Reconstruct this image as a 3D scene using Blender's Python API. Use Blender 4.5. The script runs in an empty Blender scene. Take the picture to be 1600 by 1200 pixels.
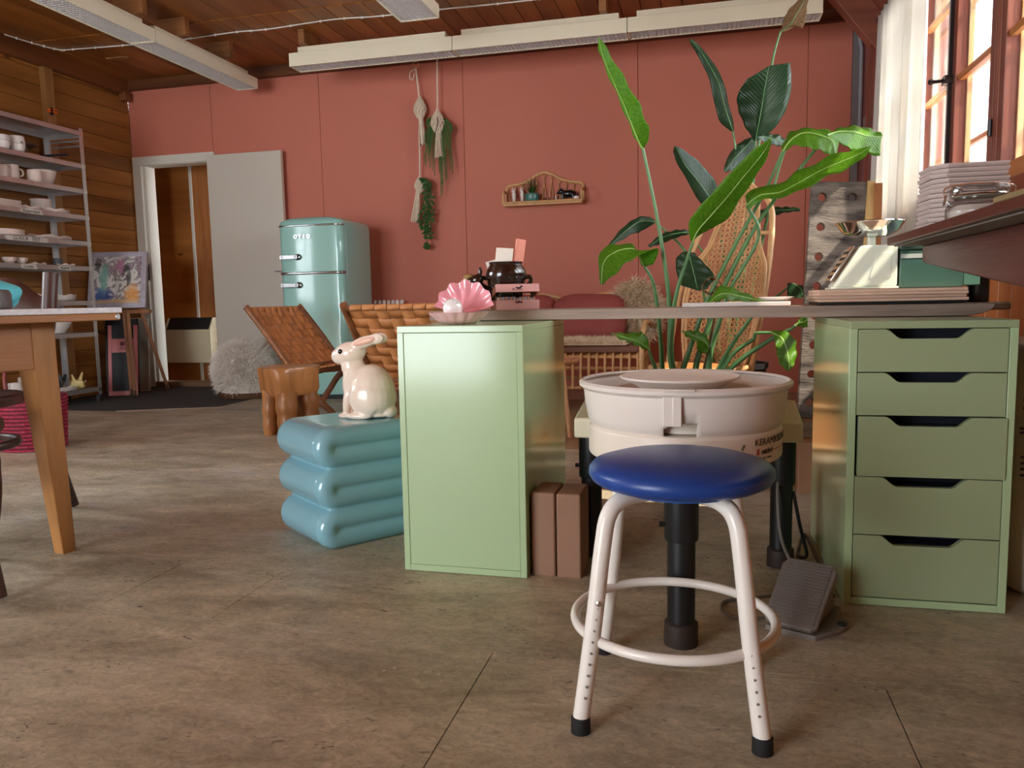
import bpy, bmesh, math, random
from mathutils import Vector, Matrix, noise
sc = bpy.context.scene
COL = sc.collection
PI = math.pi
random.seed(7)
# ---------------------------------------------------------------- camera
cd = bpy.data.cameras.new('camera'); cam = bpy.data.objects.new('camera', cd); COL.objects.link(cam)
cd.sensor_width = 36.0; cd.lens = 27.55; cd.clip_start = 0.02
_r = Vector((0.97027946, 0.24117703, -0.01978421)); _u = Vector((-0.0066893, 0.1084579, 0.99407854)); _f = Vector((-0.24189466, 0.96440164, -0.10684778))
cam.matrix_world = Matrix(((_r.x, _u.x, -_f.x, 0), (_r.y, _u.y, -_f.y, 0), (_r.z, _u.z, -_f.z, 0.7674), (0, 0, 0, 1)))
sc.camera = cam
# ---------------------------------------------------------------- light and exposure
SKY = 7.0; SUN = 26.0; EXPO = 1.15
w = bpy.data.worlds.new('sky'); sc.world = w; w.use_nodes = True
bg = w.node_tree.nodes['Background']; bg.inputs[0].default_value = (0.86, 0.94, 1.0, 1); bg.inputs[1].default_value = SKY
sl = bpy.data.lights.new('sun', 'SUN'); sl.energy = SUN; sl.angle = 0.009; sl.color = (1.0, 0.9, 0.74)
so = bpy.data.objects.new('sun', sl); COL.objects.link(so)
so.rotation_euler = Vector((-1.0, 0.42, -1.25)).to_track_quat('-Z', 'Y').to_euler()
def portal(loc, rot, sx, sy):
    l = bpy.data.lights.new('window_portal', 'AREA'); l.shape = 'RECTANGLE'; l.size = sx; l.size_y = sy; l.cycles.is_portal = True
    o = bpy.data.objects.new('window_portal', l); COL.objects.link(o); o.location = loc; o.rotation_euler = rot
portal((1.5, 3.77, 1.9), (0, PI/2, 0), 1.4, 3.95)
portal((-5.36, 1.7, 1.65), (0, -PI/2, 0), 1.3, 1.8)
portal((-3.2, -2.66, 1.35), (PI/2, 0, 0), 2.6, 2.1)
vs = sc.view_settings; vs.view_transform = 'Standard'; vs.look = 'None'; vs.exposure = EXPO; vs.gamma = 1.0; vs.use_curve_mapping = False
sc.cycles.use_denoising = True; sc.cycles.max_bounces = 8; sc.cycles.diffuse_bounces = 5; sc.cycles.transparent_max_bounces = 12
sc.cycles.sample_clamp_indirect = 6.0; sc.cycles.caustics_reflective = False; sc.cycles.caustics_refractive = False
# ---------------------------------------------------------------- helpers
class MB:
    """collects boxes, tubes, lathes and sheets; build() links them as one mesh object"""
    def __init__(s): s.v = []; s.f = []
    def add(s, vs_, fs, M=None):
        n = len(s.v)
        s.v += [tuple(M @ Vector(p)) if M else tuple(p) for p in vs_]
        s.f += [tuple(i+n for i in f) for f in fs]; return s
    def box(s, x0, x1, y0, y1, z0, z1, M=None):
        V = [(x, y, z) for z in (z0, z1) for y in (y0, y1) for x in (x0, x1)]
        return s.add(V, [(0, 2, 3, 1), (4, 5, 7, 6), (0, 1, 5, 4), (2, 6, 7, 3), (0, 4, 6, 2), (1, 3, 7, 5)], M)
    def rings(s, R, closed=True, cap=True, M=None, loop=False):
        V = []; F = []; n = len(R[0]); m = len(R)
        for r in R: V += r
        for i in range(m if loop else m-1):
            a = i*n; b = ((i+1) % m)*n
            for j in range(n if closed else n-1):
                k = (j+1) % n
                F.append((a+j, a+k, b+k, b+j))
        if cap and closed and not loop:
            F.append(tuple(range(n-1, -1, -1))); F.append(tuple((m-1)*n+j for j in range(n)))
        return s.add(V, F, M)
    def tube(s, P, r, n=8, cap=True, loop=False, M=None, flat=None):
        P = [Vector(p) for p in P]; m = len(P); R = []; prev = None
        for i in range(m):
            if loop: t = P[(i+1) % m]-P[i-1]
            else: t = P[min(i+1, m-1)]-P[max(i-1, 0)]
            t.normalize()
            if prev is None:
                a = Vector((0, 0, 1)) if abs(t.z) < .9 else Vector((1, 0, 0))
                u = a.cross(t).normalized()
            else:
                u = prev-t*prev.dot(t)
                u = u.normalized() if u.length > 1e-6 else t.orthogonal().normalized()
            prev = u; v = t.cross(u); rr = r[i] if isinstance(r, (list, tuple)) else r
            fl = flat or 1.0
            R.append([tuple(P[i]+u*(rr*math.cos(2*PI*k/n))+v*(rr*fl*math.sin(2*PI*k/n))) for k in range(n)])
        return s.rings(R, cap=cap, loop=loop, M=M)
    def lathe(s, prof, n=32, c=(0, 0, 0), M=None, fn=None):
        R = []
        for i, (r, z) in enumerate(prof):
            ring = []
            for k in range(n):
                a = 2*PI*k/n; q = r*(fn(a, i) if fn else 1)
                ring.append((c[0]+q*math.cos(a), c[1]+q*math.sin(a), c[2]+z))
            R.append(ring)
        return s.rings(R, M=M)
    def prism(s, poly, d0, d1, axis='z', M=None):
        n = len(poly)
        def P(p, d): return (p[0], p[1], d) if axis == 'z' else ((p[0], d, p[1]) if axis == 'y' else (d, p[0], p[1]))
        return s.rings([[P(p, d0) for p in poly], [P(p, d1) for p in poly]], M=M)
    def ell(s, c, rx, ry, rz, n=16, m=10, M=None):
        R = []
        for i in range(m+1):
            t = -PI/2+PI*i/m; q = max(math.cos(t), .02)
            R.append([(c[0]+rx*q*math.cos(2*PI*k/n), c[1]+ry*q*math.sin(2*PI*k/n), c[2]+rz*math.sin(t)) for k in range(n)])
        return s.rings(R, M=M)
    def sheet(s, rows, M=None):
        return s.rings(rows, closed=False, cap=False, M=M)
    def build(s, name, m, parent=None, smooth=30, bevel=0, seg=2, solid=0, sub=0, world=False, rim=True):
        me = bpy.data.meshes.new(name); V = s.v
        if world and parent is not None:
            inv = root_matrix(parent).inverted(); V = [tuple(inv @ Vector(p)) for p in V]
        me.from_pydata(V, [], s.f); me.materials.append(m)
        b = bmesh.new(); b.from_mesh(me); bmesh.ops.recalc_face_normals(b, faces=b.faces); b.to_mesh(me); b.free()
        if smooth:
            me.shade_smooth(); me.set_sharp_from_angle(angle=math.radians(smooth))
        o = bpy.data.objects.new(name, me); COL.objects.link(o)
        if parent is not None: o.parent = parent
        if solid:
            q = o.modifiers.new('thick', 'SOLIDIFY'); q.thickness = solid; q.offset = 0
        if bevel:
            q = o.modifiers.new('bevel', 'BEVEL'); q.width = bevel; q.segments = seg; q.limit_method = 'ANGLE'; q.angle_limit = math.radians(40)
        if sub:
            q = o.modifiers.new('sub', 'SUBSURF'); q.levels = sub; q.render_levels = sub
        return o
def root_matrix(o):
    M = Matrix.Translation(o.location) @ o.rotation_euler.to_matrix().to_4x4()
    return root_matrix(o.parent) @ M if o.parent else M
def tag(o, label, cat, group=None, kind=None):
    o['label'] = label; o['category'] = cat
    if group: o['group'] = group
    if kind: o['kind'] = kind
    return o
def thing(name, label, cat, loc=(0, 0, 0), rz=0, group=None):
    o = bpy.data.objects.new(name, None); COL.objects.link(o); o.location = loc; o.rotation_euler = (0, 0, rz); o.empty_display_size = .1
    return tag(o, label, cat, group)
def struct(name, loc=(0, 0, 0)):
    o = bpy.data.objects.new(name, None); COL.objects.link(o); o.location = loc; o.empty_display_size = .1; o['kind'] = 'structure'; return o
def dup(o, parent=None):
    c = o.copy(); COL.objects.link(c)
    if parent: c.parent = parent
    for ch in list(o.children): dup(ch, c)
    return c
def relabel(o, label): o['label'] = label; return o
def T(x=0, y=0, z=0, rz=0, rx=0, ry=0):
    return Matrix.Translation((x, y, z)) @ Matrix.Rotation(rz, 4, 'Z') @ Matrix.Rotation(ry, 4, 'Y') @ Matrix.Rotation(rx, 4, 'X')
def curve(P, n=24, closed=False):
    """Catmull-Rom through points"""
    P = [Vector(p) for p in P]; out = []; m = len(P); segs = m if closed else m-1
    for i in range(n if closed else n+1):
        t = i/n*segs; k = min(int(t), segs-1); u = t-k
        g = (lambda j: P[j % m]) if closed else (lambda j: P[max(0, min(m-1, j))])
        p0, p1, p2, p3 = g(k-1), g(k), g(k+1), g(k+2)
        out.append(.5*((2*p1)+(p2-p0)*u+(2*p0-5*p1+4*p2-p3)*u*u+(3*p1-p0-3*p2+p3)*u**3))
    return out
# ---------------------------------------------------------------- materials
def lin(c):
    return tuple(((x/255)/12.92 if x/255 <= .04045 else ((x/255+.055)/1.055)**2.4) for x in c)+(1,)
def mat(name, col, rough=.5, metal=0, var=0, vscale=6, bump=0, bscale=40, stretch=(1, 1, 1), coat=0, spec=.5, trans=0, col2=None, detail=4, contrast=None):
    m = bpy.data.materials.new(name); m.use_nodes = True; nt = m.node_tree; N = nt.nodes; L = nt.links; b = N['Principled BSDF']
    b.inputs['Roughness'].default_value = rough; b.inputs['Metallic'].default_value = metal; b.inputs['Specular IOR Level'].default_value = spec
    b.inputs['Coat Weight'].default_value = coat; b.inputs['Coat Roughness'].default_value = .08
    c = lin(col); b.inputs['Base Color'].default_value = c
    tc = N.new('ShaderNodeTexCoord'); mp = N.new('ShaderNodeMapping'); L.new(tc.outputs['Object'], mp.inputs[0]); mp.inputs['Scale'].default_value = stretch
    if var or col2:
        n = N.new('ShaderNodeTexNoise'); n.inputs['Scale'].default_value = vscale; n.inputs['Detail'].default_value = detail; n.inputs['Roughness'].default_value = .6
        L.new(mp.outputs[0], n.inputs['Vector'])
        r = N.new('ShaderNodeValToRGB'); L.new(n.outputs['Fac'], r.inputs[0])
        lo, hi = contrast or (.3, .7)
        r.color_ramp.elements[0].position = lo; r.color_ramp.elements[1].position = hi
        d = lin(col2) if col2 else tuple(min(1, x*(1-var)) for x in c[:3])+(1,)
        e = c if col2 else tuple(min(1, x*(1+var)) for x in c[:3])+(1,)
        r.color_ramp.elements[0].color = d; r.color_ramp.elements[1].color = e
        L.new(r.outputs[0], b.inputs['Base Color'])
    if bump:
        n = N.new('ShaderNodeTexNoise'); n.inputs['Scale'].default_value = bscale; n.inputs['Detail'].default_value = 3; L.new(mp.outputs[0], n.inputs['Vector'])
        k = N.new('ShaderNodeBump'); k.inputs['Strength'].default_value = bump; k.inputs['Distance'].default_value = .01
        L.new(n.outputs['Fac'], k.inputs['Height']); L.new(k.outputs[0], b.inputs['Normal'])
    if trans:
        t = N.new('ShaderNodeBsdfTranslucent'); t.inputs[0].default_value = c; x = N.new('ShaderNodeMixShader'); x.inputs[0].default_value = trans
        L.new(b.outputs[0], x.inputs[1]); L.new(t.outputs[0], x.inputs[2]); L.new(x.outputs[0], N['Material Output'].inputs[0])
    return m
def wood(name, dark, light, axis='x', rough=.45, scale=9, coat=0, knots=False, bump=.12, fine=1.0):
    """grain stretched along one axis, with fine pores and optional knots; varies from piece to piece"""
    st = {'x': (.09, 1, 1), 'y': (1, .09, 1), 'z': (1, 1, .09)}[axis]
    m = mat(name, light, rough, coat=coat, col2=dark, vscale=scale, stretch=st, bump=bump, bscale=60, contrast=(.32, .68), detail=6)
    nt = m.node_tree; N = nt.nodes; L = nt.links; b = N['Principled BSDF']; src = b.inputs['Base Color'].links[0].from_socket
    mp = [n for n in N if n.type == 'MAPPING'][0]
    oi = N.new('ShaderNodeObjectInfo'); ad = N.new('ShaderNodeVectorMath'); ad.operation = 'ADD'
    sc_ = N.new('ShaderNodeVectorMath'); sc_.operation = 'SCALE'; sc_.inputs['Scale'].default_value = 37.0
    cb = N.new('ShaderNodeCombineXYZ')
    for i in range(3): L.new(oi.outputs['Random'], cb.inputs[i])
    L.new(cb.outputs[0], sc_.inputs[0]); tc = [n for n in N if n.type == 'TEX_COORD'][0]
    L.new(tc.outputs['Object'], ad.inputs[0]); L.new(sc_.outputs[0], ad.inputs[1]); L.new(ad.outputs[0], mp.inputs[0])
    hs = N.new('ShaderNodeHueSaturation'); mr = N.new('ShaderNodeMapRange'); mr.inputs[3].default_value = .82; mr.inputs[4].default_value = 1.15
    L.new(oi.outputs['Random'], mr.inputs[0]); L.new(mr.outputs[0], hs.inputs['Value']); L.new(src, hs.inputs['Color'])
    out = hs.outputs[0]
    if knots:
        vo = N.new('ShaderNodeTexVoronoi'); vo.inputs['Scale'].default_value = 2.0; mp2 = N.new('ShaderNodeMapping')
        mp2.inputs['Scale'].default_value = {'x': (.55, 1.2, 1.2), 'y': (1.2, .55, 1.2), 'z': (1.2, 1.2, .55)}[axis]
        L.new(ad.outputs[0], mp2.inputs[0]); L.new(mp2.outputs[0], vo.inputs['Vector'])
        rp = N.new('ShaderNodeValToRGB'); rp.color_ramp.elements[0].position = .022; rp.color_ramp.elements[1].position = .05
        rp.color_ramp.elements[0].color = (.3, .2, .14, 1); rp.color_ramp.elements[1].color = (1, 1, 1, 1); L.new(vo.outputs['Distance'], rp.inputs[0])
        mx = N.new('ShaderNodeMix'); mx.data_type = 'RGBA'; mx.blend_type = 'MULTIPLY'; mx.inputs[0].default_value = 1
        L.new(out, mx.inputs[6]); L.new(rp.outputs[0], mx.inputs[7]); out = mx.outputs[2]
    L.new(out, b.inputs['Base Color'])
    return m
def glass_mat(name, tint=(1, 1, 1), gloss=.6):
    m = bpy.data.materials.new(name); m.use_nodes = True; nt = m.node_tree; N = nt.nodes; L = nt.links; N.remove(N['Principled BSDF'])
    t = N.new('ShaderNodeBsdfTransparent'); t.inputs[0].default_value = tint+(1,); g = N.new('ShaderNodeBsdfGlossy'); g.inputs['Roughness'].default_value = .02
    f = N.new('ShaderNodeFresnel'); f.inputs[0].default_value = 1.45; k = N.new('ShaderNodeMath'); k.operation = 'MULTIPLY'; k.inputs[1].default_value = gloss
    x = N.new('ShaderNodeMixShader'); L.new(f.outputs[0], k.inputs[0]); L.new(k.outputs[0], x.inputs[0]); L.new(t.outputs[0], x.inputs[1]); L.new(g.outputs[0], x.inputs[2])
    L.new(x.outputs[0], N['Material Output'].inputs[0]); return m
def text_mesh(name, body, size, m, parent, M, depth=.0006, bend=None, bold=0, shear=0, sx=1):
    """flat lettering as a mesh; M places text space (x right, y up, z out) in the parent's space"""
    cu = bpy.data.curves.new('txt', 'FONT'); cu.body = body; cu.size = size; cu.extrude = depth/2; cu.offset = bold; cu.shear = shear
    cu.align_x = 'CENTER'; cu.align_y = 'CENTER'
    o = bpy.data.objects.new('txt', cu); COL.objects.link(o); dg = bpy.context.evaluated_depsgraph_get()
    me = bpy.data.meshes.new_from_object(o.evaluated_get(dg)); bpy.data.objects.remove(o); bpy.data.curves.remove(cu)
    for v in me.vertices:
        p = v.co.copy(); p.x *= sx
        v.co = bend(p) if bend else M @ p
    me.name = name; me.materials.clear(); me.materials.append(m)
    t = bpy.data.objects.new(name, me); COL.objects.link(t); t.parent = parent; return t
def R(d): return math.radians(d)
# shared materials
M_white = mat('white_paint', (226, 222, 214), .45, var=.03, vscale=3)
M_green = mat('sage_green_lacquer', (170, 194, 150), .14, var=.02, vscale=2, bump=.02, bscale=8)
M_sage = mat('sage_green_drawer', (168, 190, 150), .38, var=.02, vscale=2)
M_black = mat('black_metal', (22, 22, 24), .4, spec=.4)
M_rubber = mat('black_rubber', (20, 20, 22), .7)
M_chrome = mat('chrome', (225, 225, 225), .08, metal=1)
M_steel = mat('galvanised_steel', (206, 208, 210), .28, metal=.9, var=.1, vscale=14, bump=.03, bscale=30)
M_bisque = mat('bisque_clay', (222, 200, 188), .8, var=.04, vscale=20, bump=.08, bscale=60)
M_glaze = mat('white_glaze', (232, 222, 216), .25, var=.03, vscale=20)
M_ratt = mat('rattan', (214, 168, 116), .45, var=.18, vscale=14, bump=.1, bscale=60)
M_fur = mat('sheepskin', (246, 240, 232), .9, var=.06, vscale=20)
# ================================================================ SETTING
BY = 6.485; LX = -5.27; RX = 1.18; CZ = 2.86; Y0 = -2.6
def floor_material():
    m = mat('worn_linoleum', (132, 113, 90), .42, spec=.45); nt = m.node_tree; N = nt.nodes; L = nt.links; b = N['Principled BSDF']
    tc = [n for n in N if n.type == 'TEX_COORD'][0]
    def noise_(scale, detail, st=(1, 1, 1), rough=.6, dist=0):
        mp = N.new('ShaderNodeMapping'); mp.inputs['Scale'].default_value = st; L.new(tc.outputs['Object'], mp.inputs[0])
        n = N.new('ShaderNodeTexNoise'); n.inputs['Scale'].default_value = scale; n.inputs['Detail'].default_value = detail; n.inputs['Roughness'].default_value = rough; n.inputs['Distortion'].default_value = dist
        L.new(mp.outputs[0], n.inputs['Vector']); return n.outputs['Fac']
    def ramp(src, p0, c0, p1, c1):
        r = N.new('ShaderNodeValToRGB'); e = r.color_ramp.elements; e[0].position = p0; e[0].color = c0; e[1].position = p1; e[1].color = c1; L.new(src, r.inputs[0]); return r.outputs[0]
    def mix(kind, a, c, fac):
        x = N.new('ShaderNodeMix'); x.data_type = 'RGBA'; x.blend_type = kind
        if isinstance(fac, (int, float)): x.inputs[0].default_value = fac
        else: L.new(fac, x.inputs[0])
        for i, q in ((6, a), (7, c)):
            if isinstance(q, tuple): x.inputs[i].default_value = q
            else: L.new(q, x.inputs[i])
        return x.outputs[2]
    K = (0, 0, 0, 1); W = (1, 1, 1, 1)
    base = ramp(noise_(2.2, 8, (1, 2.2, 1), .65, .6), .3, lin((152, 139, 117)), .72, lin((216, 203, 178)))
    marb = ramp(noise_(38, 9, (1, 1.5, 1), .75, 1.4), .36, (.6, .59, .57, 1), .66, (1.16, 1.16, 1.15, 1)); mott = ramp(noise_(7, 6, (1, 1.8, 1), .7, 1), .35, (.72, .71, .69, 1), .65, (1.1, 1.1, 1.1, 1))
    c = mix('MULTIPLY', mix('MULTIPLY', base, marb, .9), mott, .8)
    # pale clay dust trodden into broad streaks; bluish window light painted stronger further back
    dust = ramp(noise_(1.1, 7, (.8, 2.4, 1), .62, .8), .46, K, .68, (.7, .7, .7, 1)); fine = ramp(noise_(9, 6, (.7, 3.2, 1), .7), .42, K, .7, W)
    sy_ = N.new('ShaderNodeSeparateXYZ'); L.new(tc.outputs['Object'], sy_.inputs[0]); gy = N.new('ShaderNodeMapRange'); gy.inputs[1].default_value = 1.6; gy.inputs[2].default_value = 3.4; gy.inputs[3].default_value = .35; gy.inputs[4].default_value = 1.5; L.new(sy_.outputs[1], gy.inputs[0])
    gm = N.new('ShaderNodeCombineXYZ')
    for q in range(3): L.new(gy.outputs[0], gm.inputs[q])
    d2 = mix('MULTIPLY', mix('MULTIPLY', dust, fine, 1), gm.outputs[0], 1); c = mix('MIX', c, lin((206, 204, 206)), d2)
    # short dark cracks and scuffs
    crk = ramp(noise_(30, 5, (.6, 1.4, 1), .6, 1.9), .625, K, .665, (.85, .85, .85, 1)); msk = ramp(noise_(3.4, 4, (1, 1, 1), .65), .44, K, .58, W)
    c = mix('MIX', c, lin((52, 44, 38)), mix('MULTIPLY', crk, msk, 1))
    # splashes of slip and paint
    vo = N.new('ShaderNodeTexVoronoi'); vo.inputs['Scale'].default_value = 7; vo.inputs['Randomness'].default_value = 1; L.new(tc.outputs['Object'], vo.inputs['Vector'])
    sp = ramp(vo.outputs['Distance'], .045, (.8, .8, .8, 1), .075, K); pm = ramp(noise_(2.3, 4), .52, K, .6, W)
    c = mix('MIX', c, lin((206, 186, 172)), mix('MULTIPLY', sp, pm, 1))
    v2 = N.new('ShaderNodeTexVoronoi'); v2.inputs['Scale'].default_value = 22; L.new(tc.outputs['Object'], v2.inputs['Vector'])
    s2 = ramp(v2.outputs['Distance'], .05, W, .1, K); p2 = ramp(noise_(1.7, 4), .5, K, .62, W)
    c = mix('MIX', c, lin((222, 214, 204)), mix('MULTIPLY', s2, p2, 1))
    L.new(c, b.inputs['Base Color'])
    rr = N.new('ShaderNodeMapRange'); rr.inputs[3].default_value = .34; rr.inputs[4].default_value = .62; L.new(noise_(5, 6, (1, 2, 1)), rr.inputs[0]); L.new(rr.outputs[0], b.inputs['Roughness'])
    bp_ = N.new('ShaderNodeBump'); bp_.inputs['Strength'].default_value = .18; bp_.inputs['Distance'].default_value = .004; L.new(noise_(30, 6, (.8, 1.6, 1), .65), bp_.inputs['Height']); L.new(bp_.outputs[0], b.inputs['Normal'])
    return m
M_floor = floor_material()
fl = struct('floor')
# sheets of linoleum laid as patches, each with an open joint round it
M_joint = mat('floor_joint', (84, 74, 62), .8)
MB().box(LX-.8, RX+.02, Y0, 7.05, -.06, -.004).build('subfloor', M_joint, fl, smooth=0)
def lino(outer, holes=(), g=.0012):
    """one sheet of linoleum, cut out round the patches let into it"""
    x0, x1, y0, y1 = outer; xs = sorted({x0+g, x1-g, *[v for h in holes for v in (h[0]-g, h[1]+g)]}); ys = sorted({y0+g, y1-g, *[v for h in holes for v in (h[2]-g, h[3]+g)]})
    V = [(x, y, 0) for y in ys for x in xs]; n = len(xs); F = []
    for j in range(len(ys)-1):
        for i in range(n-1):
            cx, cy = (xs[i]+xs[i+1])/2, (ys[j]+ys[j+1])/2
            if not any(h[0]-g <= cx <= h[1]+g and h[2]-g <= cy <= h[3]+g for h in holes): F.append((j*n+i, j*n+i+1, (j+1)*n+i+1, (j+1)*n+i))
    return MB().add(V, F).build('linoleum_sheet', M_floor, fl, smooth=0, solid=.006)
PA = (-1.18, -.26, 1.62, 1.965); PB = (-.45, .34, .85, 1.575); PC = (-2.25, -1.52, 1.66, 1.99)
lino((LX, RX, Y0, 1.598), [PB]); lino((LX, RX, 1.598, 4.88), [PA, PC]); lino(PA); lino(PB); lino(PC); lino((-3.6, RX, 4.88, BY))
M_mat = mat('grey_carpet', (66, 66, 70), .95, var=.12, vscale=5, bump=.3, bscale=300)
MB().prism([(LX, 4.88), (-4.25, 4.88), (-3.6, 5.16), (-3.6, BY), (LX, BY)], -.004, .004).build('carpet', M_mat, fl, smooth=0)
MB().prism([(-4.25, 4.88), (-3.6, 4.88), (-3.6, 5.16)], -.004, 0).build('linoleum_sheet', M_floor, fl, smooth=0)
MB().tube([(-4.25, 4.87, .003), (-3.55, 5.17, .003)], .005, n=6).build('edge_strip', M_steel, fl)
# ceiling: wide boards, narrow ones near the pink wall
M_ceil = wood('ceiling_board', (112, 62, 18), (170, 108, 48), 'y', .42, 5, knots=True)
ce = struct('ceiling')
x = LX
while x < RX:
    x2 = min(x+.62, RX+.02); MB().box(x+.002, x2-.002, Y0, 5.32, CZ, CZ+.02).build('board', M_ceil, ce, smooth=0, bevel=.003, seg=1); x += .62
x = LX
while x < RX:
    x2 = min(x+.145, RX+.02); MB().box(x+.002, x2-.002, 5.33, BY+.02, CZ-.004, CZ+.02).build('board', M_ceil, ce, smooth=0, bevel=.003, seg=1); x += .145
MB().box(LX-.05, RX+.05, Y0, BY+.05, CZ+.021, CZ+.06).build('deck', M_ceil, ce, smooth=0)
M_beamd = wood('ceiling_beam', (84, 42, 16), (128, 74, 36), 'x', .5, 8)
tr = struct('trim_1'); MB().box(LX, RX, BY-.05, BY+.02, 2.765, CZ-.004).build('wall_plate', M_beamd, tr, bevel=.004)
tr = struct('trim_2'); MB().box(LX, LX+.05, Y0, BY-.05, 2.72, CZ).build('wall_plate', wood('side_plate', (84, 42, 16), (128, 74, 36), 'y', .5, 8), tr, bevel=.004)
MB().box(LX, LX+.07, BY-.12, BY-.05, 2.66, 2.74).build('bracket_block', M_beamd, tr, bevel=.003)
# pink panelled back wall with the doorway
M_pink = mat('terracotta_pink_paint', (201, 117, 95), .62, var=.025, vscale=1.3, bump=.03, bscale=90)
wb = struct('wall_back')
def wpan(x0, x1, z0, z1): MB().box(x0+.0015, x1-.0015, BY, BY+.02, z0, z1).build('panel', M_pink, wb, smooth=0, bevel=.002, seg=1)
wpan(LX, -4.40, 2.16, 2.78); wpan(-4.40, -3.32, 0, 2.78); wpan(-3.32, -2.0, 0, 2.78); wpan(-2.0, -.55, 0, 2.78); wpan(-.55, .72, 0, 2.78); wpan(.72, 1.03, 0, 2.78)
MB().box(-4.42, RX, BY+.02, BY+.1, 0, CZ).build('backing', M_black, wb, smooth=0)
MB().box(LX-.02, -4.42, BY+.02, BY+.1, 2.12, CZ).build('backing', M_black, wb, smooth=0)
M_grey = mat('grey_corner_paint', (120, 112, 112), .6)
MB().box(1.03, 1.08, BY-.03, BY+.02, 0, 2.78).build('corner_strip', M_grey, wb, bevel=.003)
MB().box(1.08, RX, BY, BY+.02, 0, 2.78).build('corner_panel', mat('mauve_paint', (150, 96, 92), .6), wb, smooth=0)
# doorway frame and the leaf folded back against the wall
dr = struct('door_1')
M_frame = mat('door_white', (224, 218, 204), .4, var=.02, vscale=2)
for x0, x1 in ((-5.255, -5.165), (-4.46, -4.385)):
    MB().box(x0, x1, BY-.025, BY, 0, 2.085).build('casing', M_frame, dr, bevel=.003)
MB().box(-5.255, -4.385, BY-.025, BY, 2.085, 2.165).build('casing', M_frame, dr, bevel=.003)
MB().box(-5.19, -5.135, BY, BY+.13, 0, 2.11).build('jamb', M_frame, dr, bevel=.003)
MB().box(-4.47, -4.44, BY, BY+.13, 0, 2.11).build('jamb', M_frame, dr, bevel=.003)
MB().box(-5.19, -4.44, BY, BY+.13, 2.08, 2.13).build('jamb', M_frame, dr, bevel=.003)
MB().box(-5.175, -5.165, BY-.03, BY+.02, 1.02, 1.17).build('strike_plate', M_steel, dr)
M_leaf = mat('door_leaf_grey_white', (206, 196, 182), .42, var=.02, vscale=1.5)
lf = MB().box(-4.41, -3.665, BY-.095, BY-.055, .01, 2.12).build('door_leaf', M_leaf, dr, bevel=.003)
MB().tube([(-3.73, BY-.10, 1.06), (-3.73, BY-.15, 1.06), (-3.74, BY-.155, 1.06), (-3.62, BY-.155, 1.06)], .006).build('lever_handle', M_steel, lf)
for z in (.25, 1.85): MB().tube([(-4.412, BY-.06, z), (-4.412, BY-.06, z+.09)], .009).build('hinge', M_steel, dr)
MB().box(-5.19, -4.40, BY-.02, BY+.14, 0, .05).build('threshold', wood('threshold_wood', (96, 66, 44), (136, 104, 76), 'x', .6), dr, bevel=.006)
# small room seen through the doorway
M_ply = wood('corridor_plywood', (158, 92, 36), (204, 134, 66), 'x', .4, 4, knots=True)
co = struct('wall_corridor')
for z0, z1 in ((0, 1.3), (1.3005, 2.6)):
    MB().box(-6.0, -5.022, 6.98, 7.0, z0, z1).build('board', M_ply, co, smooth=0, bevel=.002, seg=1)
MB().box(-5.022, -4.992, 6.96, 7.0, 0, 2.6).build('batten', M_frame, co, bevel=.003)
M_plyz = wood('corridor_post', (148, 84, 36), (200, 128, 66), 'z', .45, 8, knots=True)
MB().box(-6.0, -3.0, 7.001, 7.03, 0, 2.6).build('backing', M_black, co, smooth=0)
MB().box(-4.992, -3.65, 6.97, 7.0, 0, 2.6).build('post', M_plyz, co, bevel=.004)
MB().box(-6.05, -6.0, BY+.1, 7.0, 0, 2.6).build('side_wall', M_ply, co, smooth=0)
MB().box(-6.05, -3.65, BY+.1, 7.05, 2.6, 2.65).build('corridor_ceiling', M_ply, co, smooth=0)
MB().box(-6.05, LX+.02, BY+.02, BY+.1, 0, 2.6).build('return_wall', M_ply, co, smooth=0)
# wall behind the viewer, with a glazed double door added for fill light
M_plast = mat('warm_plaster', (206, 192, 172), .7)
wv = struct('wall_rear')
for x0, x1, z0, z1 in ((LX, -4.5, 0, CZ), (-1.9, RX, 0, CZ), (-4.5, -1.9, 2.4, CZ)): MB().box(x0, x1, Y0-.06, Y0, z0, z1).build('plaster', M_plast, wv, smooth=0)
d2_ = struct('added_door_2')
for x0 in (-4.5, -3.22, -1.96): MB().box(x0, x0+.06, Y0-.05, Y0-.01, 0, 2.4).build('stile', M_frame, d2_, bevel=.003)
for z0 in (0.0, 1.1, 2.34): MB().box(-4.44, -1.96, Y0-.045, Y0-.015, z0, z0+.06).build('rail', M_frame, d2_, bevel=.003)
# left plank wall; unseen window added to let in sky light
M_plank = wood('honey_pine_plank', (116, 66, 20), (170, 110, 50), 'y', .42, 7, knots=True)
wl = struct('wall_left')
z = 0.0
while z < CZ:
    z2 = min(z+.135, CZ)
    spans = [(Y0, .8), (2.6, BY)] if (z2 > 1.0 and z < 2.3) else [(Y0, 2.2), (2.2, BY)]
    for a, b_ in spans: MB().box(LX-.02, LX, a+.001, b_-.001, z+.0012, z2-.0012).build('plank', M_plank, wl, smooth=0, bevel=.004, seg=1)
    z += .135
MB().box(LX-.06, LX-.021, 2.6, BY, 0, CZ).build('backing', M_black, wl, smooth=0)
MB().box(LX-.06, LX-.021, Y0, .8, 0, CZ).build('backing', M_black, wl, smooth=0)
M_postz = wood('pale_pine_post', (138, 92, 48), (184, 134, 82), 'z', .45, 9, knots=True)
MB().box(LX, LX+.05, 5.47, 5.56, 0, 2.72).build('post', M_postz, wl, bevel=.004)
wn = struct('window_5')
for y_ in (.8, 1.675): MB().box(LX-.05, LX, y_, y_+.05, 1.0, 2.3).build('mullion', M_frame, wn, bevel=.003)
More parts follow.
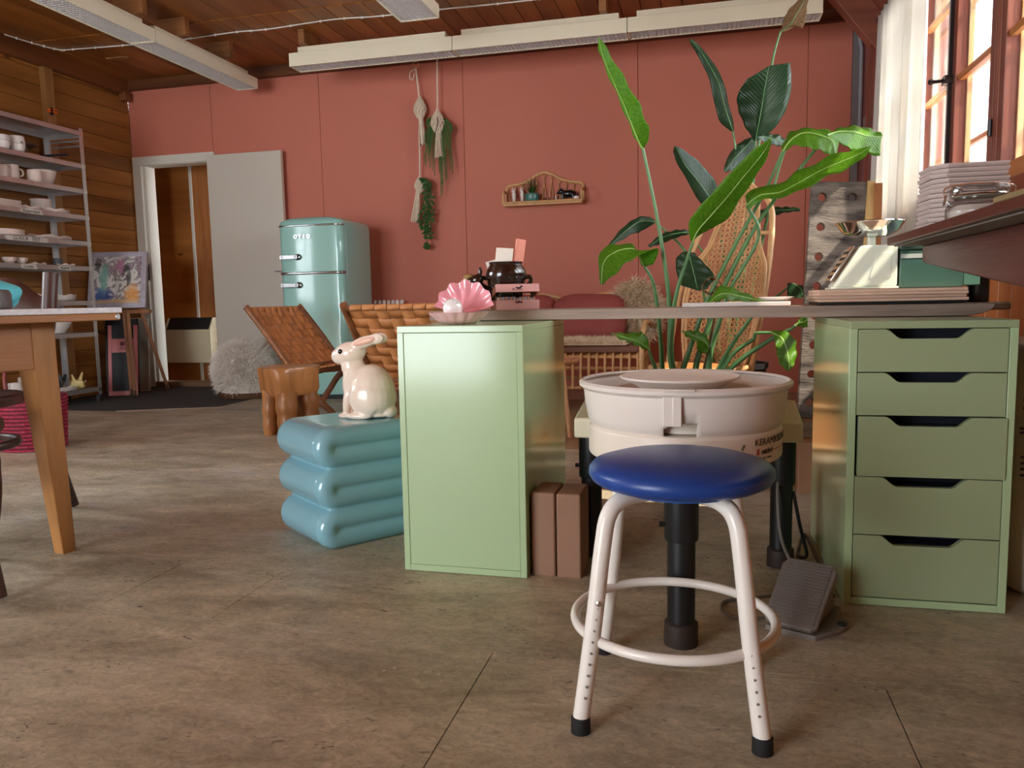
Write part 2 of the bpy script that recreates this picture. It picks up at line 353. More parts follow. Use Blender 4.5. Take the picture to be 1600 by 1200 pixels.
MB().box(LX-.05, LX, 2.55, 2.6, 1.0, 2.3).build('mullion', M_frame, wn, bevel=.003)
M_pane = glass_mat('window_glass')
for y_ in (.85, 1.725): MB().box(LX-.03, LX-.026, y_, y_+.825, 1.0, 2.3).build('pane', M_pane, wn, smooth=0)
# right wall: vertical boards under a run of double casements
M_vert = wood('orange_pine_board', (168, 96, 48), (206, 136, 80), 'z', .4, 8, knots=True)
M_redw = wood('red_stained_wood', (104, 52, 40), (146, 82, 62), 'z', .4, 9)
M_redy = wood('red_stained_rail', (112, 58, 42), (154, 90, 66), 'y', .4, 9)
wr = struct('wall_right')
y = Y0
while y < BY:
    y2 = min(y+.15, BY); full = y >= 5.74 or y2 < 1.83
    MB().box(RX, RX+.02, y+.0015, y2-.0015, 0, CZ if full else 1.13).build('board', M_vert, wr, smooth=0, bevel=.004, seg=1)
    if not full: MB().box(RX, RX+.02, y+.0015, y2-.0015, 2.63, CZ).build('board', M_vert, wr, smooth=0, bevel=.004, seg=1)
    y += .15
MB().box(RX+.021, RX+.06, Y0, BY, 0, 1.13).build('backing', M_black, wr, smooth=0)
MB().box(RX+.021, RX+.06, Y0, BY, 2.63, CZ).build('backing', M_black, wr, smooth=0)
MB().box(RX+.021, RX+.06, 5.73, BY, 1.13, 2.63).build('backing', M_black, wr, smooth=0)
MB().box(RX+.021, RX+.06, Y0, 1.82, 1.13, 2.63).build('backing', M_black, wr, smooth=0)
MB().box(RX-.12, RX, 5.95, 6.07, 0, CZ).build('post', M_redw, wr, bevel=.005)
M_brace = wood('brace_wood', (120, 66, 50), (158, 96, 72), 'x', .45, 8)
MB().box(-.42, .3, -.06, .06, -.085, .085, T(1.0, 6.0, 2.66, ry=R(52))).build('diagonal_brace', M_brace, wr, bevel=.005)
M_sash = wood('sash_wood', (196, 136, 76), (240, 206, 156), 'z', .4, 9)
M_sashr = wood('sash_rail_wood', (176, 104, 50), (216, 150, 90), 'y', .4, 9)
M_iron = mat('dark_iron', (64, 60, 62), .35, metal=.8)
WB, WT = 1.2, 2.56
wi = 0
for ya, yb, ns in ((3.83, 5.69, 3), (2.53, 3.77, 2), (1.85, 2.47, 1)):
    wi += 1; W_ = struct('window_%d' % wi); ym = ya+.62
    for s0, s1 in [(ya+.62*q, ya+.62*(q+1)) for q in range(ns)]:
        for xo, dn in ((0, 0), (.17, 1)):
            fr = .06 if not dn else .03; m = MB(); X0 = RX+xo-(0 if dn else .012)
            m.box(X0, X0+.05, s0+.002, s0+fr, WB, WT); m.box(X0, X0+.05, s1-fr, s1-.002, WB, WT)
            so_ = m.build('sash' if not dn else 'storm_sash', M_redw if not dn else M_sash, W_, bevel=.004)
            r_ = MB(); r_.box(X0+.001, X0+.049, s0+fr, s1-fr, WB, WB+.082); r_.box(X0+.001, X0+.049, s0+fr, s1-fr, WT-.07, WT)
            r_.build('rail', M_sashr, so_, bevel=.004)
            for zz in ((1.79, 1.82), (2.2, 2.23)) if not dn else ((1.55, 1.575), (1.93, 1.955), (2.3, 2.325)):
                MB().box(X0+.012, X0+.04, s0+fr, s1-fr, zz[0], zz[1]).build('muntin', M_sashr, so_, bevel=.003)
            # narrow sunlit rebate round the glass
            rb = MB(); rb.box(X0+.052, X0+.075, s0+fr-.02, s0+fr+.012, WB+.07, WT-.06); rb.box(X0+.052, X0+.075, s1-fr-.012, s1-fr+.02, WB+.07, WT-.06)
            if not dn: rb.build('rebate', M_sash, so_)
            MB().box(X0+.024, X0+.027, s0+fr-.01, s1-fr+.01, WB+.06, WT-.05).build('pane', M_pane, so_, smooth=0)
    MB().box(RX-.012, RX+.3, ya-.03, ya, WB-.02, WT+.06).build('frame_post', M_redw, W_, bevel=.003)
    MB().box(RX-.012, RX+.3, yb, yb+.03, WB-.02, WT+.06).build('frame_post', M_redw, W_, bevel=.003)
    MB().box(RX-.012, RX+.3, ya, yb, WT, WT+.06).build('head', M_redy, W_, bevel=.003)
    MB().box(RX-.06, RX+.36, ya-.03, yb+.03, WB-.07, WB-.001).build('sill', M_redy, W_, bevel=.006)
    h_ = MB(); h_.box(RX-.05, RX-.012, ym-.03, ym+.03, 1.79, 1.83)
    h_.tube([(RX-.05, ym, 1.81), (RX-.075, ym+.03, 1.815), (RX-.08, ym+.09, 1.83)], [.008, .009, .012], n=10); h_.ell((RX-.08, ym+.1, 1.832), .016, .016, .016)
    h_.box(RX-.03, RX-.012, ym-.012, ym+.012, WB+.05, WT-.05)
    h_.build('espagnolette', M_iron, W_)
    for zz in (1.42, 2.1): MB().tube([(RX-.02, ya+.0, zz), (RX-.02, ya+.0, zz+.07)], .009).build('hinge', M_iron, W_)
# pipes and junction boxes in the corner
t = thing('electrical_conduit', 'pair of grey conduit pipes with junction boxes in the corner beside the curtain', 'conduit', (1.1, 6.4, 0))
M_pipe = mat('grey_pipe', (150, 150, 156), .4)
MB().tube([(1.085, 6.45, 1.9), (1.085, 6.45, 2.55), (1.06, 6.45, 2.7)], .013).build('pipe', M_pipe, t, world=True)
MB().tube([(1.15, 6.2, 2.03), (1.15, 6.2, 2.52)], .014).build('pipe', M_pipe, t, world=True)
MB().tube([(1.16, 6.12, 2.03), (1.16, 6.12, 2.46)], .008).build('pipe', M_pipe, t, world=True)
MB().box(1.03, 1.12, 6.40, BY-.031, 1.8, 1.92).build('junction_box', mat('dark_box', (70, 70, 80), .5), t, world=True, bevel=.008)
MB().box(1.08, 1.178, 6.08, 6.3, 1.74, 2.03).build('meter_box', mat('grey_box', (132, 126, 132), .5), t, world=True, bevel=.008)
# ================================================================ CABINETS, DESK BOARD, WINDOW COUNTER
CW, CDp, CH = .36, .58, .70
t = thing('filing_cabinet', 'sage green cabinet with its plain back turned to the room, carrying the pink shell', 'cabinet', (-.8375, 2.036, 0), -.0109)
m = MB(); m.box(0, .018, 0, CDp, .004, CH-.018); m.box(CW-.018, CW, 0, CDp, .004, CH-.018); m.box(.018, CW-.018, .012, CDp, .004, .022)
m.build('carcass', M_green, t, bevel=.0012)
MB().box(0, CW, 0, CDp, CH-.018, CH).build('top_panel', M_green, t, bevel=.0012)
m = MB(); m.box(.0185, CW-.0185, .0015, .012, .023, CH-.019); m.build('back_panel', M_green, t, bevel=.001)
MB().box(.018, CW-.018, 0, .012, .004, .0225).build('bottom_edge', M_green, t, bevel=.001)
m = MB()
for x_ in (.03, CW-.03):
    for y_ in (.04, CDp-.04): m.lathe([(.012, 0), (.012, .005)], 10, (x_, y_, 0))
m.build('foot', M_rubber, t)
t = thing('drawer_cabinet', 'sage green cabinet of five drawers under the right end of the desk board', 'cabinet', (.3293, 2.0104, 0), .0124)
M_side = M_green
m = MB(); m.box(0, .018, 0, CDp, .004, CH-.018); m.box(CW-.018, CW, 0, CDp, .004, CH-.018); m.box(.018, CW-.018, 0, CDp, .004, .022); m.box(.018, CW-.018, CDp-.012, CDp, .022, CH-.018)
m.build('carcass', M_green, t, bevel=.0012)
M_green_shade = mat('shaded_sage_lacquer', (152, 166, 128), .36, var=.02, vscale=2)  # the cabinet green with shade and warm floor bounce painted in
MB().box(0, CW, 0, CDp, CH-.018, CH).build('top_panel', M_green_shade, t, bevel=.0012)
m = MB()
for x_ in (.03, CW-.03):
    for y_ in (.04, CDp-.04): m.lathe([(.012, 0), (.012, .005)], 10, (x_, y_, 0))
m.build('foot', M_rubber, t)
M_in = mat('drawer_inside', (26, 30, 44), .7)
zt = CH-.0195
for i, h_ in enumerate((.1035, .1045, .148, .145, .157)):
    zb = zt-h_+.0025; a0, a1 = .0195, CW-.0195; dx = .004 if i == 2 else 0; c_ = .18-.006
    poly = [(a0, zb), (a1, zb), (a1, zt), (c_+.095, zt)]
    for k in range(9):
        u_ = k/8; s_ = u_*u_*(3-2*u_); poly.append((c_+.095-.036*u_, zt-.0225*s_))
    for k in range(9):
        u_ = 1-k/8; s_ = u_*u_*(3-2*u_); poly.append((c_-.095+.036*u_, zt-.0225*s_))
    poly.append((a0, zt))
    fr = -.005 if i == 2 else 0.0
    d_ = MB().prism([(p[0]+dx, p[1]) for p in poly], fr, fr+.016, 'y').build('drawer', M_green_shade, t, smooth=25, bevel=.001)
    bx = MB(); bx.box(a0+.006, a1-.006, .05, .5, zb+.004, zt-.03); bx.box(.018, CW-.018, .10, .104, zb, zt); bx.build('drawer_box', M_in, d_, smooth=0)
    zt -= h_
M_top = wood('weathered_board', (96, 76, 64), (164, 142, 126), 'x', .55, 12, bump=.25)
t = thing('desk_board', 'long weathered plank resting on both green cabinets as a desk', 'table', (-.37, 2.43, .70), -.125)
poly = [(-.54, 0), (1.07, 0)]+[(1.07+.05*math.sin(k/6*PI/2), .008+.02*(1-math.cos(k/6*PI/2))) for k in range(7)]+[(-.54, .028)]
pr = [(-.54, .002), (1.03, .002)]+[(1.03+.075*math.sin(k/8*PI/2), .002+.03*(1-math.cos(k/8*PI/2))) for k in range(1, 9)]+[(1.105, .034), (-.54, .034)]
MB().prism(pr, 0, .165, 'y').build('front_plank', M_top, t, bevel=.003)
rp = [(-.53, .167), (1.10, .167)]+[(1.10+.09*math.sin(k/10*PI), .167+.0115+.1485*k/10) for k in range(1, 10)]+[(1.10, .327), (-.53, .327)]
MB().prism(rp, .012, .034).build('rear_plank', M_top, t, bevel=.006, seg=3)
MB().box(-.45, 1.0, .17, .20, .0005, .012).build('batten', M_top, t)
# window counter
M_cnt = wood('dark_red_varnish', (60, 20, 19), (94, 38, 34), 'y', .38, 7)
t = thing('window_counter', 'dark red varnished counter along the window, cut by the right picture edge', 'counter', (.8, 1.2, 0))
MB().box(.47, 1.115, -.4, 2.335, .892, .914).build('worktop', M_cnt, t, world=True, bevel=.003)
MB().box(.485, 1.115, -.39, 2.32, .8885, .8915).build('underside', mat('raw_underside', (128, 118, 110), .7, var=.1, vscale=8), t, world=True, smooth=0)
MB().prism([(2.31, .888), (2.31, .850), (2.295, .842), (1.6, .770), (.9, .735), (-.35, .735), (-.35, .888)], .552, .578, 'x').build('apron', M_cnt, t, world=True, bevel=.003)
MB().box(1.085, 1.115, -.4, 2.33, .80, .888).build('wall_cleat', M_cnt, t, world=True, bevel=.003)
MB().box(.578, 1.085, 2.28, 2.305, .855, .888).build('end_apron', M_cnt, t, world=True, bevel=.003)
for y_ in (-.3, 1.0): MB().box(1.05, 1.11, y_, y_+.06, 0, .80).build('leg', M_cnt, t, world=True, bevel=.003)
# plaster trays stacked on the counter
M_tray = mat('grey_bisque_tray', (188, 170, 164), .8, var=.05, vscale=9, bump=.1, bscale=70)
ORD = ['topmost', 'second from the top', 'third from the top', 'fourth from the top', 'fifth from the top', 'sixth from the top', 'seventh from the top', 'seventh from the bottom', 'sixth from the bottom', 'fifth from the bottom', 'fourth from the bottom', 'third from the bottom', 'second from the bottom', 'lowest']
def tray(z, i):
    m = MB(); j = random.uniform(-.003, .003); a = .165; c_ = .03
    P = [(-a/2+c_, -a/2), (a/2, -a/2), (a/2, a/2), (-a/2+c_, a/2), (-a/2, a/2-c_), (-a/2, -a/2+c_)]
    m.rings([[(p[0]*.965, p[1]*.965, 0) for p in P], [(p[0], p[1], .005) for p in P], [(p[0], p[1], .0098) for p in P], [(p[0]*.9, p[1]*.9, .0098) for p in P], [(p[0]*.88, p[1]*.88, .006) for p in P]])
    o = m.build('ceramic_tray', M_tray, None, smooth=25)
    o.location = (.612+j, 2.225+random.uniform(-.003, .003), z); o.rotation_euler = (0, 0, .04+random.uniform(-.02, .02))
    tag(o, 'grey unglazed ceramic tray, '+ORD[13-i]+' of the tall stack on the window counter', 'tray', 'ceramic trays stacked on the counter')
for i in range(14): tray(.9145+i*.0116, i)
M_glass = glass_mat('jar_glass', (.95, .96, .96), .7)
t = thing('clip_top_jar', 'squat glass clip-top jar beside the stacked trays', 'jar', (.588, 1.99, .9145))
MB().lathe([(.045, 0), (.062, .004), (.068, .02), (.067, .038), (.058, .052), (.05, .056), (.05, .062)], 32).build('glass_body', M_glass, t)
MB().lathe([(.052, .0635), (.058, .066), (.06, .078), (.055, .085), (.02, .0875)], 32).build('glass_lid', M_glass, t)
MB().lathe([(.053, .0605), (.056, .062), (.053, .0635)], 32).build('seal', mat('jar_seal', (196, 184, 172), .6), t)
MB().lathe([(.04, .006), (.06, .01), (.064, .03), (.05, .042)], 24).build('contents', mat('pale_powder', (196, 182, 172), .9), t)
m = MB(); m.tube([(.058*math.cos(a), .058*math.sin(a), .064) for a in [i/28*2*PI for i in range(28)]], .0018, 6, loop=True)
m.tube(curve([(-.062, -.012, .045), (-.072, -.01, .062), (-.066, 0, .085), (0, 0, .092), (.066, 0, .085), (.07, -.004, .066)], 24), .0018, 6)
m.tube([(-.07, .012, .045), (-.064, .012, .07), (-.07, -.012, .07), (-.074, -.012, .045)], .0018, 6, loop=True)
m.build('wire_clasp', M_chrome, t)
t = thing('ornate_metal_box', 'low dark metal box with scrolls and brass rim behind the counter edge', 'box', (.62, 1.72, .9145), .05)
MB().box(-.06, .09, -.12, .12, 0, .028).build('body', mat('tarnished_silver', (92, 84, 90), .35, metal=.8, var=.3, vscale=40), t, bevel=.01)
MB().box(-.05, .08, -.11, .11, .0285, .042).build('brass_rim', mat('dull_brass', (176, 156, 112), .4, metal=.6), t, bevel=.003)
m = MB()
for k in range(7):
    c0 = -.1+k*.033
    m.tube([(-.061, c0+(.004+.010*q/14)*math.cos(q/14*3.4*PI), .014+(.003+.008*q/14)*math.sin(q/14*3.4*PI)) for q in range(15)], .0018, 5)
m.build('scrollwork', M_chrome, t)
# ---------------------------------------------------------------- things on the desk board
def L2W(x, y): return (-.37+x*math.cos(-.125)-y*math.sin(-.125), 2.43+x*math.sin(-.125)+y*math.cos(-.125))
M_bat = wood('ware_board', (176, 138, 116), (222, 190, 166), 'x', .6, 10)
tag(MB().box(.305, .682, 2.372, 2.60, .7345, .7425).build('baking_tray', mat('black_tray', (26, 24, 26), .45), None, bevel=.002), 'black flat tray under the pile of four wooden boards', 'tray')
for i in range(4):
    a = (.002, -.003, .001, 0)[i]
    tag(MB().box(.302+a, .682+a, 2.365-a, 2.60, .743+.0088*i, .7512+.0088*i).build('ware_board', M_bat, None, bevel=.0012), ('lowest', 'second lowest', 'second highest', 'topmost')[i]+' of the four pale wooden boards under the kitchen scale', 'board', 'wooden boards under the scale')
M_enam = mat('cream_enamel', (228, 232, 214), .3)
t = thing('kitchen_scale', 'old cream enamel kitchen scale with a chrome pan, standing on wooden boards', 'scale', (.43, 2.46, .7785))
MB().prism([(-.085, .006), (.085, .006), (.085, .122), (-.012, .122)], -.05, .06, 'y').build('housing', M_enam, t, bevel=.006, seg=3)
MB().box(-.09, .088, -.055, .065, 0, .006).build('base_plate', M_enam, t, bevel=.002)
MB().prism([(.012, .03), (.068, .03), (.068, .1), (.03, .1)], -.0525, -.05, 'y').build('embossed_panel', M_enam, t, bevel=.001)
m = MB(); Mx = T(-.055, 0, .066, ry=R(-57))
m.box(-.055, .06, -.042, .042, .006, .012, T(-.052, .005, .066, ry=R(-58))); m.build('dial_frame', M_chrome, t, bevel=.002)
m = MB()
for k in range(5): m.box(-.045+k*.02, -.038+k*.02, -.035, .035, .012, .0135, T(-.052, .005, .066, ry=R(-58)))
m.build('dial_window', M_black, t)
MB().box(.014, .034, -.012, .012, .122, .15).build('stem', M_enam, t, bevel=.002)
MB().prism([(.006, .148), (.034, .148), (.034, .172)]+[(.02+.014*math.cos(q/8*PI), .172+.012*math.sin(q/8*PI)) for q in range(1, 8)]+[(.006, .172)], -.036, -.03, 'y').build('pan_bracket', M_enam, t, bevel=.001)
MB().lathe([(.01, .148), (.05, .15), (.075, .164), (.091, .187), (.094, .189), (.093, .191), (.088, .188), (.073, .168), (.049, .155), (.01, .153)], 40, (.022, .02, 0)).build('pan', M_chrome, t)
M_cash = mat('bottle_green_enamel', (58, 90, 80), .4, var=.05, vscale=6)
t = thing('cash_box', 'dark green metal box between the scale and the window wall', 'box', (.60, 2.462, .7785))
MB().box(-.078, .085, -.04, .12, 0, .105).build('body', M_cash, t, bevel=.004)
MB().box(-.08, .087, -.042, .122, .106, .122).build('lid', M_cash, t, bevel=.004)
MB().box(-.076, .03, -.0415, -.0402, .083, .095).build('label_strip', mat('paper_strip', (176, 184, 176), .6), t)
MB().box(.0855, .13, -.03, .12, .004, .09).build('side_drawer', mat('pale_green_enamel', (84, 124, 108), .4), t, bevel=.003)
t = tag(MB().lathe([(.027, 0), (.028, .004), (.028, .082), (.026, .085), (.02, .085), (.02, .07)], 24).build('storage_tin', mat('black_tin', (30, 30, 36), .4), None), 'black cylindrical tin at the far right end of the desk board', 'tin'); t.location = (.755, 2.53, .7345)
tag(MB().prism([(-.075, 2.43), (.23, 2.40), (.245, 2.53), (-.06, 2.56)], .7345, .747).build('plaster_bat', mat('plaster_slab', (206, 198, 192), .7, var=.05), None, bevel=.002), 'flat grey plaster slab lying on the middle of the desk board', 'slab')
t = MB().lathe([(.025, 0), (.04, .004), (.055, .012), (.053, .013), (.03, .006)], 24).build('shallow_dish', M_glaze, None); t.location = (.2, 2.50, .7475)
tag(t, 'tiny shallow glazed dish on the plaster slab', 'dish')
# jug with papers
px, py = -.655, 2.56; Z = .7345
M_jug = mat('brown_salt_glaze', (38, 20, 14), .14, var=.4, vscale=16, coat=.4)
t = thing('brown_jar', 'glossy dark brown stoneware jar holding papers, behind the pink box', 'jar', (px, py, Z))
MB().lathe([(.042, 0), (.046, .004), (.052, .04), (.060, .075), (.067, .105), (.069, .118), (.066, .13), (.058, .143), (.055, .15), (.058, .158), (.054, .158), (.05, .148), (.06, .12), (.045, .03)], 40).build('body', M_jug, t)
m = MB()
for s_ in (-1, 1): m.tube(curve([(s_*.052, -.01, .1), (s_*.082, -.01, .108), (s_*.084, -.01, .088), (s_*.056, -.01, .07)], 14), .007, 8)
m.build('lug_handle', M_jug, t)
m = MB(); random.seed(3)
for j in range(4):
    for k in range(16):
        a = k/16*2*PI; rr = (.0525, .0565, .0605, .0665)[j]; m.ell((rr*math.cos(a), rr*math.sin(a), (.045, .062, .08, .105)[j]), .003, .003, .004, 6, 4)
o = m.build('studs', M_jug, t); o['kind'] = 'stuff'
M_pap = mat('white_paper', (238, 228, 214), .7)
tag(MB().box(-.032, .026, -.002, .002, 0, .105, T(px-.008, py-.012, Z+.1, ry=R(5), rx=R(-6))).build('folded_paper', M_pap, None, smooth=0), 'white folded paper standing up out of the brown jar', 'paper')
tag(MB().box(-.03, .02, -.0015, .0015, 0, .08, T(px-.022, py+.012, Z+.09, ry=R(-14), rx=R(8))).build('paper_leaflet', M_pap, None, smooth=0), 'smaller leaflet slanting left behind the white paper in the jar', 'paper')
t = thing('notebook', 'pink notebook with salmon spine standing in the brown jar', 'book', (px+.032, py+.002, Z+.085), R(35))
MB().box(-.012, .012, -.006, .006, 0, .145, T(0, 0, 0, ry=R(9))).build('pages', M_pap, t, smooth=0)
m = MB(); m.box(-.014, .014, -.008, -.006, 0, .148, T(0, 0, 0, ry=R(9))); m.box(-.014, .014, .006, .008, 0, .148, T(0, 0, 0, ry=R(9))); m.box(-.016, -.013, -.008, .008, 0, .148, T(0, 0, 0, ry=R(9)))
m.build('cover', mat('salmon_cover', (232, 150, 128), .5), t)
# cigar box
t = thing('cigar_box', 'small pink wooden box with lid ajar, full of stamps, on the desk board', 'box', (-.662, 2.455, Z), R(25))
M_pinkw = wood('pink_stained_wood', (206, 142, 138), (232, 182, 176), 'x', .5, 10); M_brw = wood('box_side_wood', (116, 58, 36), (150, 84, 56), 'y', .5, 10)
m = MB(); m.box(0, .142, 0, .006, 0, .032); m.build('front', M_pinkw, t, bevel=.001)
m = MB(); m.box(0, .006, .006, .11, 0, .032); m.box(.136, .142, .006, .11, 0, .032); m.box(.006, .136, .104, .11, 0, .032); m.box(.006, .136, .006, .104, 0, .005); m.build('sides', M_brw, t, bevel=.001)
Ml = T(0, .11, .033, rx=R(-13)) 
m = MB(); m.box(-.001, .143, -.114, -.108, 0, .026, Ml); l_ = m.build('lid', M_pinkw, t, bevel=.001)
m = MB(); m.box(-.001, .005, -.108, 0, 0, .026, Ml); m.box(.137, .143, -.108, 0, 0, .026, Ml); m.box(.005, .137, -.108, 0, .022, .026, Ml); m.build('lid_sides', M_brw, l_, bevel=.001)
M_ink = mat('black_ink', (20, 14, 14), .6)
text_mesh('lettering', 'LIRA', .011, M_ink, t, T(.075, -.0008, .025) @ Matrix.Rotation(PI/2, 4, 'X'), bold=.0004)
m = MB(); Mh = Ml @ T(.075, -.1147, .012)
m.ell((0, 0, 0), .009, .0006, .0032, 10, 6, Mh); m.ell((.009, 0, .0055), .004, .0006, .003, 8, 6, Mh); m.ell((-.008, 0, .002), .0025, .0006, .0025, 8, 6, Mh)
m.box(-.022, .014, -.0003, .0003, -.0062, -.005, Mh); m.box(.0045, .006, -.0003, .0003, 0, .0055, Mh); m.ell((-.018, 0, -.002), .003, .0006, .0016, 8, 6, Mh); m.build('emblem', M_ink, l_)
random.seed(5); M_st = [mat('stamp_wood', (176, 134, 110), .6), mat('stamp_grey', (150, 150, 160), .6)]
for k in range(13):
    a = .012+k*.0093; tag(MB().box(a, a+.0078, .014, .09, .0055, .041+random.uniform(-.003, .002), root_matrix(t)).build('stamp_block', M_st[k % 2], None, smooth=0), 'narrow upright stamp block in the pink box, '+['leftmost', 'second from the left', 'third from the left', 'fourth from the left', 'fifth from the left', 'sixth from the left', 'middle one', 'sixth from the right', 'fifth from the right', 'fourth from the right', 'third from the right', 'second from the right', 'rightmost'][k]+' of the row', 'stamp', 'stamp blocks in the pink box')
t = thing('dark_figurine', 'small dark glazed animal figurine peeking out behind the pink shell', 'figurine', (-.745, 2.53, Z))
m = MB(); m.ell((.01, 0, .045), .03, .025, .045); m.ell((.0, -.01, .1), .022, .02, .02); m.ell((.012, -.01, .128), .008, .006, .016); m.ell((-.018, -.02, .098), .014, .012, .012)
o = m.build('body', M_jug, t); q = o.modifiers.new('r', 'REMESH'); q.mode = 'VOXEL'; q.voxel_size = .004; q.use_smooth_shade = True
MB().ell((-.03, .0, .108), .02, .015, .014).build('tuft', mat('tan_fur', (150, 116, 70), .8), t)
# pink shell with a pearl
M_shell = mat('pink_glaze', (234, 158, 168), .18, var=.04, vscale=10, coat=.5); M_shell2 = mat('pale_pink_glaze', (240, 190, 194), .2, coat=.5)
t = thing('shell_ornament', 'open pink ceramic scallop shell with a white pearl on the green cabinet', 'ornament', (-.708, 2.20, CH))
def fan(m, r0, r1, amax, n=60, k=8, zf=None, rib=6, amp=.0042, Mx=None, th=.004):
    F = []; B = []
    for j in range(k+1):
        u_ = j/k; rr = r0+(r1-r0)*u_; row = []; rb = []
        for i in range(n+1):
            a = -amax+2*amax*i/n; wv = math.cos(a/amax*PI*rib); q = rr*(1+(.034*wv*u_))*(1-.10*(abs(a)/amax)**2)
            d = zf(u_, a)+amp*wv*u_; row.append((q*math.sin(a), -d, q*math.cos(a))); rb.append((q*math.sin(a), -d+th, q*math.cos(a)))
        F.append(row); B.append(rb)
    m.sheet(F, Mx); m.sheet(B, Mx); m.sheet([F[-1], B[-1]], Mx); m.sheet([[r_[0] for r_ in F], [r_[0] for r_ in B]], Mx); m.sheet([[r_[-1] for r_ in F], [r_[-1] for r_ in B]], Mx)
    return m
fan(MB(), .012, .106, R(74), zf=lambda u_, a: -.022*math.sin(u_*PI*.75), Mx=T(-.006, .045, .03, rx=R(-16))).build('upper_shell', M_shell, t, smooth=50)
MB().lathe([(.02, 0), (.05, .001), (.066, .012), (.078, .024), (.09, .034), (.086, .0345), (.072, .023), (.058, .011), (.02, .006)], 84, fn=lambda a, i: 1+(.035*math.cos(a*17) if 1 < i < 7 else 0)).build('lower_shell', M_shell2, t, smooth=60)
MB().lathe([(.02, .016), (.06, .02), (.074, .026)], 40).build('inner_lining', M_shell, t)
MB().ell((-.012, -.02, .046), .029, .029, .029, 28, 18).build('pearl', mat('pearl_glaze', (240, 238, 236), .15, coat=.6), t)
# ================================================================ POTTER'S WHEEL, STOOL, PEDAL
M_cream = mat('cream_plastic', (226, 214, 200), .35, var=.02, vscale=4); M_bone = mat('bone_plastic', (222, 212, 204), .32, var=.02, vscale=4)
wx, wy = -.058, 1.99
t = thing('pottery_wheel', 'cream pottery wheel with round splash pan on black legs behind the blue stool', 'pottery wheel', (wx, wy, 0))
R0 = .236; poly = [(R0*math.cos(a), R0*math.sin(a)) for a in [PI+PI*k/40 for k in range(41)]]+[(R0, .30), (-R0, .30)]
MB().prism(poly, .380, .456).build('housing', M_cream, t, smooth=40, bevel=.008, seg=3)
m = MB()
m.prism([(.12, .385), (.325, .385), (.325, .472), (.12, .440)], -.298, .298, 'x'); m.build('rear_guard', mat('olive_cream_plastic', (214, 206, 180), .3), t, bevel=.006)
# splash pan: wall with a notch cut at the lower front
prof = [(.196, .450), (.222, .453), (.232, .463), (.236, .476), (.2385, .489), (.243, .52), (.2455, .545), (.250, .548), (.256, .553), (.257, .559), (.252, .563), (.245, .560)]
n = 160; V = []; F = []
for r_, z_ in prof:
    for k in range(n): V.append((r_*math.cos(2*PI*k/n), r_*math.sin(2*PI*k/n), z_))
for i in range(len(prof)-1):
    for k in range(n):
        k2 = (k+1) % n; x_ = r_ = .24*math.cos(2*PI*(k+.5)/n); front = math.sin(2*PI*(k+.5)/n) < 0
        if front and -.034+.006*(i > 2) < x_ < .042-.006*(i > 2) and i < 4: continue
        F.append((i*n+k, i*n+k2, (i+1)*n+k2, (i+1)*n+k))
MB().add(V, F).build('splash_pan', M_bone, t, smooth=35, solid=.005)
MB().lathe([(.17, .456), (.205, .458), (.205, .50), (.17, .50)], 56).build('drive_drum', M_cream, t)
MB().lathe([(.19, .5), (.243, .502), (.243, .506), (.1, .508), (.03, .508)], 64).build('pan_floor', M_bone, t)
MB().lathe([(.03, .515), (.168, .526), (.172, .534), (.168, .541), (.02, .541)], 56).build('wheel_head', mat('clay_smeared_disc', (190, 168, 152), .55, var=.06), t)
m = MB(); a0 = -PI/2-.028
for x_, w_, d_ in ((-.026, .011, .0), (-.006, .010, .004)):
    m.box(x_-w_, x_+w_, -.252-d_, -.244, .482, .548)
m.box(-.036, .032, -.262, -.246, .5605, .5655); m.build('pan_clip', M_bone, t, bevel=.002)
m = MB(); m.tube([(.2425*math.cos(2*PI*k/96), .2425*math.sin(2*PI*k/96), .507) for k in range(96)], .0014, 6, loop=True); m.build('moulding_line', M_bone, t)
M_leg = mat('black_leg_paint', (18, 18, 20), .42); M_rust = mat('rusty_foot', (46, 34, 28), .6, var=.3, vscale=14)
for lx, ly, up in ((.005, -.285, .0), (-.275, .29, 0), (.262, .285, .0)):
    a = MB().lathe([(.030, .03), (.0305, .27), (.0305, .38)], 24, (lx, ly, 0)).build('leg', M_leg, t)
    MB().lathe([(.0355, .24), (.037, .245), (.037, .379)], 24, (lx, ly, 0)).build('collar', M_leg, a)
    MB().lathe([(.036, 0), (.0375, .004), (.0365, .052), (.031, .056)], 24, (lx, ly, 0)).build('foot_cap', M_rust, a)
    MB().tube([(lx-.034, ly-.01, .275), (lx-.047, ly-.012, .275)], .006, 8).build('set_screw', M_leg, a)
MB().box(-.03, .04, -.30, -.19, .362, .379).build('front_bracket', M_leg, t)
for s_ in (-1, 1): MB().box(s_*.262-.022, s_*.262+.022, .26, .30, .35, .41).build('leg_bracket', M_leg, t)
def bend(s0, z0):
    def f(p): a = -PI/2+(s0+p.x)/(R0+.0006); return Vector(((R0+.0006+p.z)*math.cos(a), (R0+.0006+p.z)*math.sin(a), z0+p.y))
    return f
M_txt = mat('dark_print', (40, 34, 36), .5); M_red = mat('red_print', (176, 26, 40), .5)
text_mesh('lettering', 'KERAMIKBEDARF', .0225, M_txt, t, None, bend=bend(.266, .435))
text_mesh('lettering', 'michel', .0165, M_txt, t, None, bend=bend(.224, .413), bold=.0006, shear=.2)
bb = bend(0, 0); m = MB()
for k in range(2):
    q = .185+k*.0048; P = [(q, .407), (q+.0035, .407), (q+.0048, .421), (q+.003, .421)]
    m.rings([[tuple(bb(Vector((a, b, 0)))) for a, b in P], [tuple(bb(Vector((a, b, .0005)))) for a, b in P]])
